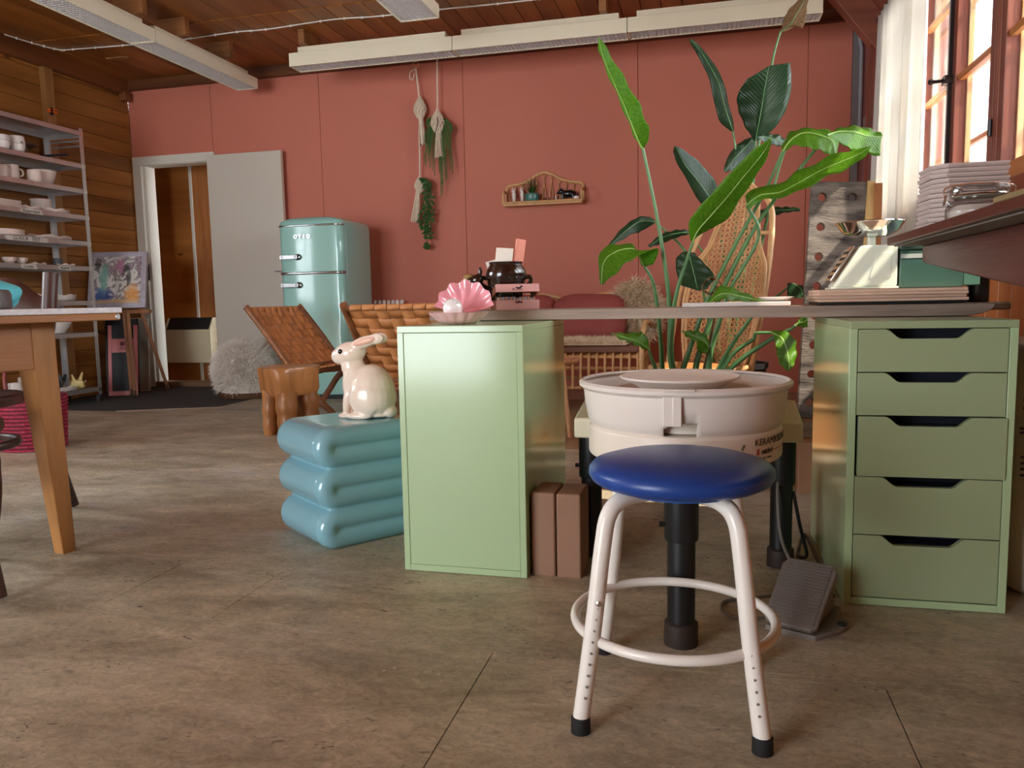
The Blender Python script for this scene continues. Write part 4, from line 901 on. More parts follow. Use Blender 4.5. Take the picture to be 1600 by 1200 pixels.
# ================================================================ STEEL SHELVING WITH POTTERY
SX0, SX1, SY0, SY1 = -5.20, -4.85, 4.30, 5.42
t = thing('metal_shelving', 'tall galvanised steel shelf unit full of unfired pottery by the left wall', 'shelf', (-5.025, 4.86, 0))
for x_, nx in ((SX0, 1), (SX1, -1)):
    for y_, ny in ((SY0, 1), (SY1, -1)):
        m = MB(); m.box(min(x_, x_+nx*.003), max(x_, x_+nx*.003), min(y_, y_+ny*.035), max(y_, y_+ny*.035), .06, 2.19)
        m.box(min(x_+nx*.003, x_+nx*.035), max(x_+nx*.003, x_+nx*.035), min(y_, y_+ny*.003), max(y_, y_+ny*.003), .06, 2.19)
        p = m.build('post', M_steel, t, world=True, smooth=0)
        MB().lathe([(.022, 0), (.025, .005), (.025, .045), (.02, .058)], 14, (x_+nx*.02, y_+ny*.02, 0)).build('caster', M_rubber, p, world=True)
SZ = [2.150, 1.893, 1.696, 1.489, 1.285, 1.085, .810, .556, .106]
M_panel = mat('shelf_panel', (200, 196, 196), .3, metal=.8, var=.08, vscale=12)
for z in SZ:
    m = MB(); m.box(SX0+.004, SX1-.001, SY0+.004, SY1-.004, z+.012, z+.016); m.box(SX1-.003, SX1+.001, SY0+.034, SY1-.034, z-.018, z+.016)
    m.box(SX0+.002, SX0+.006, SY0+.034, SY1-.034, z-.018, z+.012); m.box(SX0+.03, SX1-.03, SY1-.008, SY1-.004, z-.018, z+.012); m.box(SX1-.02, SX1-.003, SY0+.034, SY1-.034, z-.018, z-.015)
    s_ = m.build('shelf_board', M_panel, t, world=True, smooth=0)
    MB().box(SX1-.002, SX1+.004, SY1-.036, SY1-.022, z-.016, z+.014).build('clip', M_chrome, s_, world=True); MB().box(SX1-.002, SX1+.004, SY1-.016, SY1-.002, z-.016, z+.014).build('clip', M_chrome, s_, world=True)
for z in (2.05, 2.09, 2.12): MB().box(SX0+.035, SX1-.035, SY1-.006, SY1-.003, z, z+.014).build('end_brace', M_steel, t, world=True)
def shlabel(i, y0, y1, txt, size, taper, m_=None):
    z = SZ[i]; o = MB().prism([(y0, z-.001), (y0+taper, z-.02), (y1, z-.022), (y1-taper*.5, z+.014), (y0+taper, z+.014)], SX1+.0045, SX1+.0055, 'x').build('tape_label', m_ or mat('masking_tape', (206, 200, 190), .7), t, world=True, smooth=0)
    text_mesh('handwriting', txt, size, M_txt, o, root_matrix(t).inverted() @ Matrix.Translation((SX1+.0062, (y0+y1)/2, z-.004)) @ Matrix.Rotation(PI/2, 4, 'Z') @ Matrix.Rotation(PI/2, 4, 'X'), shear=.15)
shlabel(3, 4.75, 4.96, 'Reserviert', .036, .03); shlabel(4, 4.60, 4.99, 'GLASUR   TEST', .036, .03); shlabel(5, 4.71, 4.87, 'Coralie', .03, .03); shlabel(5, 5.055, 5.19, 'Nadine', .03, .02)
def pot(label, prof, x, y, lvl, m_=M_bisque, name='pot', cat='pot', group=None, n=28, handle=None, fn=None, extra=0):
    z = SZ[lvl]+.0165+extra
    if handle:
        t_ = thing(name, label, cat, (x, y, z), 0, group); MB().lathe(prof, n, fn=fn).build('body', m_, t_)
        MB().tube(curve(handle, 12), .006, 8).build('handle', m_, t_); return t_
    o = MB().lathe(prof, n, fn=fn).build(name, m_, None); o.location = (x, y, z); return tag(o, label, cat, group)
def mugp(r, h): return [(r*.8, 0), (r*.92, .004), (r, h*.35), (r, h*.7), (r*.94, h), (r*.86, h), (r*.88, h*.3), (.01, h*.12)]
def bowlp(r, h): return [(r*.4, 0), (r*.55, .003), (r*.86, h*.45), (r, h*.96), (r*.97, h), (r*.9, h*.9), (r*.7, h*.35), (.01, h*.12)]
M_cup = mat('dotted_white_glaze', (222, 210, 206), .3)
for k, (y_, h_) in enumerate(((4.70, .098), (4.83, .112))):
    o = pot(('glazed white beaker with a thin band, left of two on the highest stocked shelf', 'glazed white beaker with a black dot, right of two on the highest stocked shelf')[k], [(.03, 0), (.045, .006), (.056, .04), (.056, .07), (.05, h_), (.044, h_), (.05, .05), (.01, .02)], -4.90, y_, 1, M_cup, 'beaker', 'beaker', 'glazed beakers')
    m = MB(); m.tube([(.0565*math.cos(2*PI*q/40), .0565*math.sin(2*PI*q/40), .058) for q in range(40)], .0012, 5, loop=True); m.build('line_band', M_txt, o)
    if k: MB().ell((.0545, -.008, .066), .003, .006, .006, 10, 6).build('dot', M_black, o)
t2 = thing('scalloped_tray', 'brown rust-edged scalloped tray leaning behind the beakers on the shelf', 'tray', (-5.09, 4.98, SZ[1]+.09), .1)
MB().lathe([(.02, 0), (.12, .004), (.16, .02), (.165, .026), (.15, .016), (.02, .008)], 56, fn=lambda a, i: 1+.05*math.sin(a*11)*(i > 1)).build('tray_body', mat('rusty_brown', (110, 78, 62), .7, var=.3, vscale=14), t2)
MB().lathe([(.09, -.0735), (.1, 0), (.08, 0), (.07, -.0735)], 24).build('pedestal', M_rustic, t2)
o = MB().box(-.02, .02, -.16, .16, -.006, .012, T(0, 0, .0, rx=R(12))).build('hand_tool', mat('navy_plastic', (24, 26, 44), .5), None, bevel=.005); o.location = (-4.97, 5.21, SZ[1]+.058); tag(o, 'long dark blue tool lying on the second shelf beside the end post', 'tool')
for k, (y_, r_, h_, nm, lb) in enumerate(((4.62, .085, .105, 'bowl', 'deep bisque bowl cut by the left picture edge on the third shelf'), (4.74, .045, .098, 'cup', 'rounded bisque cup between bowl and straight cup'), (4.83, .046, .11, 'cup', 'straight bisque cup with small handle on the third shelf'), (4.985, .05, .09, 'cup', 'ribbed bisque cup before the large bowl on the third shelf'), (5.10, .098, .108, 'bowl', 'large bisque bowl at the right of the third shelf'))):
    pot(lb, bowlp(r_, h_) if nm == 'bowl' else mugp(r_, h_), -4.96 if k != 3 else -4.905, y_+(-.012 if k == 3 else 0), 2, M_bisque, nm, nm, handle=[(.03, .036, .03), (.03, .062, .045), (.03, .062, .075), (.03, .036, .085)] if k == 2 else None)
for k in range(4):
    o = MB().box(-.07, .07, -.13, .13, 0, .013).build('clay_slab', M_bisque, None, bevel=.004); o.location = (-4.95, 4.68+.006*(k % 2), SZ[3]+.0165+.0135*k); o.rotation_euler = (0, 0, .03*(k-1)); tag(o, 'thin clay slab in the pile at the left of the fourth shelf', 'slab', 'clay slabs on the fourth shelf')
def wavy(label, x, y, lvl, lx, ly, h, seed, m_=M_bisque, name='clay_piece'):
    rows = []; 
    for top in (0, 1):
        pass
    m = MB(); N_ = 36
    def edge(f, z): return [(lx*f*math.cos(2*PI*k/N_)*(1+.06*math.sin(5*2*PI*k/N_+seed)), ly*f*math.sin(2*PI*k/N_)*(1+.08*math.sin(4*2*PI*k/N_+seed)), z+(.006*math.sin(7*2*PI*k/N_+seed) if z > .005 else 0)) for k in range(N_)]
    m.rings([edge(.8, 0), edge(.97, h*.3), edge(1, h), edge(.92, h), edge(.8, h*.45), edge(.1, h*.35)])
    o = m.build(name, m_, None, smooth=50); o.location = (x, y, SZ[lvl]+.0165); return tag(o, label, 'clay piece')
wavy('wavy flat clay dish in the middle of the fourth shelf', -4.95, 4.935, 3, .07, .105, .026, 1); wavy('wavy flat clay dish under the crimped pot, right on the fourth shelf', -4.93, 5.16, 3, .08, .125, .028, 2)
pot('crimped rough clay pot with a broken rim at the right of the fourth shelf', [(.05, 0), (.066, .01), (.076, .05), (.07, .09), (.078, .112), (.068, .112), (.06, .05), (.01, .02)], -5.06, 5.17, 3, M_bisque, 'crimped_pot', 'pot', n=40, fn=lambda a, i: 1+(.05*math.sin(a*9) if i > 3 else .015*math.sin(a*5)), extra=.0)
pot('flat bisque tray with upright rim at the left of the fifth shelf', [(.12, 0), (.15, .004), (.155, .045), (.148, .045), (.14, .012), (.01, .01)], -5.0, 4.72, 4, name='round_tray', cat='tray', n=40)
wavy('long low clay platter on the right of the fifth shelf', -4.97, 5.11, 4, .1, .205, .028, 4, name='clay_platter')
for k, (y_, lb) in enumerate(((4.70, 'left small knobbly clay bowl on the sixth shelf'), (4.80, 'right small knobbly clay bowl on the sixth shelf'))):
    pot(lb, bowlp(.045, .045), -4.92, y_, 5, name='knobbly_bowl', cat='bowl', fn=lambda a, i: 1+.06*math.sin(a*8+i))
wavy('thin flat clay plate on the sixth shelf', -4.95, 4.95, 5, .07, .09, .012, 6); wavy('flat clay tile at the right end of the sixth shelf', -4.9, 5.2, 5, .06, .075, .012, 7)
o = MB().lathe([(.03, 0), (.034, .002), (.034, .07), (.03, .072), (.01, .072)], 20).build('grey_jar', mat('grey_jar', (92, 92, 100), .5), None); o.location = (-5.1, 5.33, SZ[5]+.0165); tag(o, 'small grey jar at the back of the sixth shelf', 'jar')
wavy('crumbly white clay lumps on the shelf just above the white slab table', -4.95, 5.18, 6, .09, .12, .05, 8, mat('lumpy_clay', (206, 194, 188), .9, bump=.6, bscale=30), 'clay_lump'); wavy('second crumbly clay lump beside the first on that shelf', -4.95, 4.98, 6, .08, .08, .055, 9, M_bisque, 'clay_lump')
pot('big white mixing bowl on the shelf below the table top', bowlp(.155, .165), -5.01, 5.13, 7, M_glaze, 'mixing_bowl', 'bowl', n=40)
t2 = thing('grey_teapot', 'dark grey teapot on the bottom shelf', 'teapot', (-5.02, 5.07, SZ[8]+.0165))
M_tp = mat('dark_grey_glaze', (66, 72, 76), .25); MB().lathe([(.06, 0), (.085, .02), (.098, .075), (.08, .125), (.04, .14), (.018, .142), (.016, .158), (.004, .162)], 32).build('body', M_tp, t2)
MB().tube(curve([(.02, .085, .05), (.02, .12, .08), (.02, .14, .12)], 12), [.02-.0008*k for k in range(13)], 10).build('spout', M_tp, t2); MB().tube(curve([(0, -.085, .11), (0, -.14, .1), (0, -.14, .05), (0, -.09, .04)], 14), .008, 8).build('handle', M_tp, t2)
t2 = MB(); t2.lathe([(.035, 0), (.05, .02), (.04, .07), (.02, .075)], 14, fn=lambda a, i: 1+.3*math.sin(a*3+i)); t2.tube([(0, .02, .05), (.01, .05, .13)], [.02, .006], 8); t2.tube([(0, -.02, .05), (0, -.05, .12)], [.02, .005], 8); t2.tube([(0, .03, .03), (.01, .085, .06)], [.018, .006], 8)
o = t2.build('star_figurine', mat('yellow_glaze', (216, 196, 130), .4), None, smooth=50); o.location = (-4.92, 5.24, SZ[8]+.0165); tag(o, 'yellowish pointed ceramic creature on the bottom shelf', 'figurine')
wavy('white flat clay piece before the grey teapot on the bottom shelf', -4.895, 5.08, 8, .045, .11, .03, 11, M_glaze); pot('small white cup at the left of the teapot', mugp(.035, .075), -4.9, 4.93, 8, M_glaze, 'small_cup', 'cup')
# white crockery seen between chair seat and table apron
for k, (x_, y_, r_, h_, lb) in enumerate(((-4.93, 4.66, .05, .11, 'white mug with printed sides under the table apron'), (-4.96, 4.78, .045, .14, 'slim white jug under the table apron'))):
    pot(lb, mugp(r_, h_), x_, y_, 8, M_glaze, 'white_mug', 'mug')
o = MB().box(-.05, .05, -.09, .09, 0, .003).build('magazine', mat('magazine_grey', (160, 162, 170), .4, col2=(90, 92, 110), vscale=14), None, smooth=0); o.location = (-2.52, 2.12, .475); tag(o, 'thin magazine on the seat of the far bentwood chair', 'magazine')
# ================================================================ EASEL, PAINTING, SIGN BOARD, FRAMES
def paint_material():
    m = mat('abstract_painting', (196, 188, 184), .5); nt = m.node_tree; N = nt.nodes; L = nt.links; b = N['Principled BSDF']; tc = [n for n in N if n.type == 'TEX_COORD'][0]
    n = N.new('ShaderNodeTexNoise'); n.inputs['Scale'].default_value = 11; n.inputs['Detail'].default_value = 6; n.inputs['Distortion'].default_value = 1.6; L.new(tc.outputs['Object'], n.inputs[0])
    r = N.new('ShaderNodeValToRGB'); e = r.color_ramp.elements; e[0].position = .3; e[0].color = lin((84, 74, 80)); e[1].position = .62; e[1].color = lin((206, 200, 196))
    for p_, c_ in ((.4, (176, 150, 160)), (.47, (120, 112, 110)), (.54, (222, 214, 204))): q = e.new(p_); q.color = lin(c_)
    L.new(n.outputs['Fac'], r.inputs[0]); cur = r.outputs[0]
    for (cx, cz, sx, sz, col) in ((-.13, -.14, .10, .075, (34, 74, 142)), (.13, -.13, .075, .11, (222, 150, 62)), (-.12, .02, .05, .14, (120, 172, 158)), (-.17, .14, .045, .05, (48, 34, 40)), (.07, .10, .035, .04, (40, 34, 36)), (.0, -.2, .24, .03, (214, 176, 130)), (.02, .13, .04, .07, (186, 120, 150)), (.1, .02, .03, .1, (70, 66, 62))):
        mp = N.new('ShaderNodeMapping'); mp.inputs['Location'].default_value = (-cx/sx, 0, -cz/sz); mp.inputs['Scale'].default_value = (1/sx, 0, 1/sz); L.new(tc.outputs['Object'], mp.inputs[0])
        ln = N.new('ShaderNodeVectorMath'); ln.operation = 'LENGTH'; L.new(mp.outputs[0], ln.inputs[0])
        ad = N.new('ShaderNodeMath'); ad.operation = 'ADD'; nn = N.new('ShaderNodeMath'); nn.operation = 'MULTIPLY'; nn.inputs[1].default_value = 1.35; L.new(n.outputs['Fac'], nn.inputs[0]); L.new(ln.outputs['Value'], ad.inputs[0]); L.new(nn.outputs[0], ad.inputs[1])
        rr = N.new('ShaderNodeMapRange'); rr.inputs[1].default_value = 1.2; rr.inputs[2].default_value = 1.75; rr.inputs[3].default_value = .85; rr.inputs[4].default_value = 0; L.new(ad.outputs[0], rr.inputs[0])
        mx = N.new('ShaderNodeMix'); mx.data_type = 'RGBA'; L.new(rr.outputs[0], mx.inputs[0]); L.new(cur, mx.inputs[6]); mx.inputs[7].default_value = lin(col); cur = mx.outputs[2]
    L.new(cur, b.inputs['Base Color']); return m
er = R(-6)
t = thing('painting', 'colourful abstract canvas with silvery frame standing on the easel', 'painting', (-4.985, 5.85, 1.005), R(14))
tl = T(0, 0, 0, rx=R(-13))
m = MB().box(-.205, .205, -.012, -.002, -.21, .21, None).build('canvas', paint_material(), t, smooth=0); m.rotation_euler = (R(-13), 0, 0)
fm = MB(); 
for a in ((-.25, .25, .205, .25), (-.25, .25, -.25, -.205)): fm.box(a[0], a[1], -.016, .02, a[2], a[3], tl)
for a in ((-.25, -.205), (.205, .25)): fm.box(a[0], a[1], -.016, .02, -.205, .205, tl)
fm.build('frame', mat('silver_lilac_frame', (184, 176, 186), .4, metal=.3, var=.2, vscale=12), t, bevel=.004)
M_ease = wood('easel_wood', (116, 72, 44), (164, 112, 76), 'z', .5, 9)
t = thing('easel', 'wooden tripod easel carrying the painting beside the shelf', 'easel', (-4.9, 5.85, 0))
for a, b_ in (((-4.90, 5.84, .714), (-4.735, 5.665, .01)), ((-4.90, 5.98, .80), (-4.84, 6.22, .01)), ((-4.94, 5.84, .714), (-4.80, 5.70, .02)), ((-4.96, 5.95, 1.25), (-4.92, 5.90, .75))):
    q = MB().tube([a, b_], .019, 4).build('leg', M_ease, t, world=True, smooth=0); d = (Vector(b_)-Vector(a)).normalized(); MB().tube([Vector(b_)-d*.05, Vector(b_)], .016, 8).build('rubber_tip', M_rubber, q, world=True)
MB().box(-5.17, -4.70, 5.86, 5.90, .715, .745).build('tray', M_ease, t, world=True)
t = thing('sign_board', 'black chalkboard with pink frame leaning behind the easel', 'sign', (-4.96, 5.79, 0), R(24))
Mt = T(0, 0, 0, rx=R(-10)); M_pk = mat('pink_frame', (206, 122, 122), .5)
MB().box(-.09, .09, -.006, .006, .04, .62, Mt).build('chalkboard', mat('chalk_black', (20, 20, 24), .6), t, smooth=0)
m = MB(); m.box(-.12, .12, -.012, .012, 0, .04, Mt); m.box(-.12, -.09, -.012, .012, .04, .62, Mt); m.box(.09, .12, -.012, .012, .04, .62, Mt); m.build('frame', M_pk, t, bevel=.002)
h_ = MB().box(-.09, .09, -.014, -.0065, .38, .50, Mt).build('header_plate', M_pk, t, smooth=0)
m = MB(); m.box(-.04, .08, -.0146, -.0141, .40, .404, Mt); m.box(-.02, .06, -.0146, -.0141, .415, .423, Mt); m.ell((.0, -.0144, .455), .022, .0008, .022, 10, 5, Mt); m.build('printed_emblem', mat('maroon_print', (110, 40, 52), .6), h_, smooth=0)
for k, (x_, y_, a, lb, cm) in enumerate(((-5.09, 6.08, 16, 'pale grey framed panel leaning on the pine wall behind the easel', (170, 160, 148)), (-5.08, 5.93, 14, 'black panel leaning behind the chalkboard', (22, 22, 24)))):
    t = thing('leaning_frame', lb, 'frame', (x_, y_, 0), R(20)); Mx = T(0, 0, 0, rx=R(-7))
    MB().box(-.13, .13, -.004, .004, .01, .66, Mx).build('panel', mat('leaning_panel', cm, .6), t, smooth=0)
    m = MB(); m.box(-.14, -.13, -.008, .008, 0, .67, Mx); m.box(.13, .14, -.008, .008, 0, .67, Mx); m.box(-.13, .13, -.008, .008, 0, .01, Mx); m.box(-.13, .13, -.008, .008, .66, .67, Mx); m.build('frame', M_white if k == 0 else M_black, t)
t = thing('orange_clamp', 'small orange plastic clip high on the pale post of the left wall', 'clamp', (LX+.053, 5.515, 2.36))
M_or = mat('orange_plastic', (236, 104, 30), .4); m = MB(); m.box(0, .012, -.05, .05, .0, .014); m.box(0, .012, -.045, .055, .02, .034, T(rx=R(8))); m.build('jaw', M_or, t, bevel=.003); MB().box(.0, .012, -.02, .0, -.02, .04).build('spring_bar', M_black, t)
# ================================================================ CEILING LIGHTS AND CABLE
M_lamp = mat('ivory_lamp_enamel', (232, 222, 196), .4, var=.02); M_diff = mat('ribbed_diffuser', (206, 200, 198), .35)
M_blk = wood('lamp_block', (120, 72, 34), (168, 112, 62), 'x', .5, 9)
def batten(t, along, L0, L1, c, zb=2.6, wd=.20, h=.085, grid=.03):
    """one fitting: housing along an axis, ribbed diffuser set into its underside"""
    def B(m, a0, a1, b0, b1, z0, z1):
        return m.box(a0, a1, c+b0, c+b1, z0, z1) if along == 'x' else m.box(c+b0, c+b1, a0, a1, z0, z1)
    hw = wd/2; m = MB()
    B(m, L0, L1, -hw, -hw+.008, zb, zb+h); B(m, L0, L1, hw-.008, hw, zb, zb+h); B(m, L0, L1, -hw+.008, hw-.008, zb+h-.008, zb+h); B(m, L0, L0+.008, -hw+.008, hw-.008, zb, zb+h-.008); B(m, L1-.008, L1, -hw+.008, hw-.008, zb, zb+h-.008)
    q = m.build('housing', M_lamp, t, world=True, smooth=0, bevel=.001, seg=1)
    m = MB(); B(m, L0+.008, L1-.008, -hw+.008, hw-.008, zb+.022, zb+.025); d = m.build('diffuser', M_diff, t, world=True, smooth=0)
    m = MB(); a = L0+.008+grid
    while a < L1-.01: B(m, a, a+.004, -hw+.008, hw-.008, zb+.004, zb+.022); a += grid
    nb = 7
    for k in range(1, nb): b_ = -hw+.008+(wd-.016)*k/nb; B(m, L0+.008, L1-.008, b_-.002, b_+.002, zb+.005, zb+.022)
    o = m.build('louvre', M_diff, d, world=True, smooth=0); o['kind'] = 'stuff'
    m = MB(); B(m, L0+.06, L1-.06, -.05, .05, zb+h+.001, zb+h+.05); m.build('mounting_rail', M_lamp, t, world=True, smooth=0)
t = thing('ceiling_light', 'long ivory strip light at the upper left, running towards the doorway', 'ceiling light', (-3.84, 5.5, 2.6))
batten(t, 'y', 4.92, 6.2, -3.838, grid=.028); batten(t, 'y', 3.64, 4.915, -3.838, grid=.028)
for y_ in (3.9, 4.3, 4.75, 5.2, 5.75): MB().box(-3.93, -3.70, y_, y_+.05, 2.736, CZ-.001).build('wooden_block', M_blk, t, world=True, bevel=.002)
t = thing('ceiling_light', 'short ivory strip light end at the top middle of the picture', 'ceiling light', (-1.846, 4.5, 2.6))
batten(t, 'y', 3.80, 5.07, -1.846, wd=.27)
for y_ in (4.0, 4.8): MB().box(-1.96, -1.73, y_, y_+.05, 2.736, CZ-.001).build('wooden_block', M_blk, t, world=True, bevel=.002)
t = thing('ceiling_light', 'row of three ivory strip lights along the top of the pink wall', 'ceiling light', (-1.2, 5.76, 2.6))
for a, b_ in ((-3.165, -1.84), (-1.835, -.56), (-.555, .72)): batten(t, 'x', a, b_, 5.80, wd=.17, h=.10)
for x_ in (-3.06, -.75): MB().box(x_, x_+.05, 5.68, 5.95, 2.752, CZ-.001).build('wooden_block', M_blk, t, world=True, bevel=.002)
t = thing('ceiling_cable', 'white cable clipped across the wooden ceiling', 'cable', (-3, 5.56, CZ-.01))
P = [(-5.2, 5.1), (-5.16, 5.35), (-5.1, 5.52), (-5.0, 5.54), (-4.5, 5.583), (-4.04, 5.6), (-3.54, 5.571), (-3.25, 5.587), (-2.7, 5.545), (-2.36, 5.582), (-1.87, 5.588), (-1.35, 5.607), (-.5, 5.6), (.6, 5.6)]
Pc = curve([(a, b_, CZ-.012) for a, b_ in P], 90); MB().tube(Pc, .0055, 7).build('cable', M_white, t, world=True, smooth=60)
for k in range(3, 90, 3): MB().ell(tuple(Pc[k]), .009, .009, .011, 8, 6).build('clip', M_white, t, world=True)
o = MB().prism([(-.1, -.03), (.06, -.03), (.1, 0), (.06, .035), (-.1, .03)], -.012, 0).build('ceiling_patch', M_postz, None, bevel=.003); o.location = (-4.82, 5.85, CZ-.004); tag(o, 'small pale wooden patch nailed on the ceiling at the left', 'block')
# ================================================================ MACRAME HANGERS
M_cot = mat('cotton_cord', (232, 214, 192), .85, var=.06, vscale=30)
M_fern = mat('fern_green', (70, 110, 46), .6, var=.3, vscale=9, trans=.25); M_ivy = mat('ivy_green', (58, 102, 46), .5, var=.3, vscale=12, trans=.2)
def knot(t, z, x=0, rx=.045, h=.15):
    m = MB()
    for k in range(9):
        for dirn in (1, -1):
            a0 = 2*PI*k/9; P = []
            for q in range(15):
                u_ = q/14; a = a0+dirn*u_*2.4; r_ = rx*math.sin(PI*(.04+.92*u_)**1.25)
                P.append((x+r_*math.cos(a), r_*math.sin(a), z+h*(.5-u_)))
            m.tube(P, .0065, 5)
    m.ell((x, 0, z-.01), rx*.82, rx*.82, h*.42, 14, 10)
    return m.build('knotted_pouch', M_cot, t, smooth=60)
def tassel(t, z0, z1, x=0, w0=.018, w1=.045, dx=0):
    m = MB(); random.seed(int(z0*100))
    for k in range(30):
        a = random.uniform(0, 2*PI); q = math.sqrt(random.random()); m.tube([(x+w0*q*math.cos(a), w0*q*math.sin(a), z0), (x+dx*.4+w1*.75*q*math.cos(a), w1*.75*q*math.sin(a), (z0+z1)/2), (x+dx+w1*q*math.cos(a), w1*q*math.sin(a), z1+random.uniform(-.01, .01))], .0045, 5)
    return m.build('tassel', M_cot, t, smooth=60)
def leaflets(m, P, n, ln, wd, spread, seed):
    random.seed(seed)
    for k in range(n):
        u_ = (k+.5)/n; i = u_*(len(P)-1); a = P[int(i)]; b_ = P[min(int(i)+1, len(P)-1)]; p = a.lerp(b_, i % 1)
        th_ = random.uniform(0, 2*PI); d = Vector((math.cos(th_)*spread, math.sin(th_)*spread*.7-.2, random.uniform(-.9, .15))).normalized(); s_ = d.cross(Vector((0, -1, .3))).normalized()
        L_ = ln*random.uniform(.7, 1.2); w_ = wd*random.uniform(.7, 1.1)
        m.add([p, p+d*L_*.4+s_*w_, p+d*L_, p+d*L_*.4-s_*w_, p+d*L_*.45+Vector((0, -.006, 0))], [(0, 1, 4), (1, 2, 4), (2, 3, 4), (3, 0, 4)])
WY = BY-.07
t = thing('macrame_hanger', 'left macrame hanger with two knotted pouches and trailing ivy on the pink wall', 'plant hanger', (-2.385, WY, 2.70))
m = MB(); m.tube([(.0+.028*math.cos(2*PI*k/20), 0, .035+.028*math.sin(2*PI*k/20)) for k in range(20)], .004, 6, loop=True); m.build('ring', mat('brass_ring', (190, 160, 110), .3, metal=.7), t)
MB().tube(curve([(0, 0, .005), (.012, 0, -.12), (.02, 0, -.25), (.014, 0, -.60), (.004, 0, -.90)], 20), .0068, 7).build('cord', M_cot, t, smooth=60)
MB().tube(curve([(-.01, 0, .0), (-.05, 0, -.02), (-.055, 0, -.07), (-.03, 0, -.08), (-.015, 0, -.03)], 16), .0045, 6).build('loop', M_cot, t, smooth=60)
knot(t, -.314, .027, .05, .19); tassel(t, -.40, -.617, .032, .016, .038, .008)
knot(t, -.945, .003, .042, .14); tassel(t, -1.0, -1.25, -.01, .02, .045, -.03)
m = MB(); random.seed(11); st = MB()
zi = lambda z: -.90+(z+1.02)*.716
for k in range(6):
    P = curve([(.02, -.01, zi(-1.02)), (.06+.010*k, -.03-.01*(k % 3), zi(-1.08)), (.075+.014*(k-2), -.035, zi(-1.3-.04*(k % 3))), (.055+.020*(k-2.5), -.03, zi(-1.48-.05*(k % 4))), (.065+.012*(k-2.5), -.03, zi(-1.6-.06*(k % 3)))], 24); st.tube(P, .0025, 5); leaflets(m, P, 40, .034, .015, 1.0, 20+k)
P = curve([(.07, -.03, zi(-1.4)), (.075, -.03, zi(-1.62)), (.058, -.03, zi(-1.79))], 16); leaflets(m, P, 26, .032, .014, .9, 44); st.tube(P, .0025, 5)
for k in range(8): leaflets(m, [Vector((.058, -.03, zi(-1.79))), Vector((.058, -.03, zi(-1.83)))], 4, .033, .014, 1, 60+k)
o = m.build('ivy_leaves', M_ivy, t, smooth=0); o['kind'] = 'stuff'; st.build('ivy_stems', M_ivy, t)
t = thing('macrame_hanger', 'right macrame hanger with one pouch, tassel and feathery fern', 'plant hanger', (-2.20, WY-.02, 2.60))
MB().tube(curve([(.013, .0, .2), (.008, 0, 0), (.002, 0, -.25)], 12), .0068, 7).build('cord', M_cot, t, smooth=60)
knot(t, -.34, .002, .055, .20); tassel(t, -.42, -.63, .008, .02, .05, .006)
MB().tube(curve([(.02, -.055, -.32), (.022, -.065, -.38), (.0, -.06, -.44), (-.015, -.05, -.48)], 14), .003, 6).build('wire_hook', M_black, t)
m = MB(); st = MB(); random.seed(4)
for k, (x1, z1) in enumerate([(a+random.uniform(-.025, .025)*q, b+random.uniform(-.05, .05)*q) for q in (0, 1, 1) for a, b in ((-.085, -.34), (.125, -.41), (-.11, -.70), (-.075, -.6), (.105, -.74), (.06, -.66), (.02, -.96), (.035, -.86), (.075, -.82), (-.05, -.74), (-.09, -.52), (.02, -.76), (-.06, -.45), (.09, -.52))]):
    P = curve([(.0, .02, -.30), (x1*.5, .0, -.30+(z1+.30)*.25), (x1*.9, -.01, -.30+(z1+.30)*.65), (x1, -.015, z1)], 30); st.tube(P, .002, 5)
    for i in range(3, 30):
        p = P[i]; d = (P[i]-P[i-1]).normalized()
        for s_ in (-1, 1):
            sd = d.cross(Vector((0, 1, 0))).normalized()*s_; L_ = .022*math.sin(PI*min(1, (i+3)/34))+.006; e = p+(sd*.8+d).normalized()*L_; m.add([p, p+d*.006+sd*.003, e, p-d*.002+sd*.002], [(0, 1, 2), (0, 2, 3)])
o = m.build('fern_fronds', M_fern, t, smooth=0); o['kind'] = 'stuff'; st.build('fern_stalks', M_fern, t)
# ================================================================ RATTAN WALL SHELF
sx0, sx1, sz = -1.645, -.985, 1.545; sc_x = (sx0+sx1)/2
t = thing('rattan_wall_shelf', 'small rattan shelf with looped back hanging on the pink wall', 'shelf', (sc_x, BY, sz)); hw = .325
MB().box(-hw, hw, -.12, -.012, -.012, .008).build('shelf_board', M_ratt, t, bevel=.004)
for y_ in (-.122, -.012): MB().tube([(-hw-.01, y_, .012), (hw+.01, y_, .012)], .011, 8).build('rail', M_ratt, t)
for s_ in (-1, 1):
    m = MB(); m.tube(curve([(s_*hw, -.122, .0), (s_*hw, -.122, .06), (s_*hw, -.115, .10), (s_*hw, -.07, .115), (s_*hw, -.012, .10)], 16), .009, 8); m.tube([(s_*hw, -.012, 0), (s_*hw, -.012, .14)], .01, 8); m.build('side_arm', M_ratt, t, smooth=60)
def topz(x): return .175+.085*math.exp(-(x/.13)**2)-.01*(abs(x)/hw)**2
P = [(-hw, -.012, .10), (-hw+.006, -.012, .15)]+[(-hw+.03+(2*hw-.06)*k/24, -.012, topz(-hw+.03+(2*hw-.06)*k/24)) for k in range(25)]+[(hw-.006, -.012, .15), (hw, -.012, .10)]
MB().tube(P, .011, 8).build('top_rail', M_ratt, t, smooth=60)
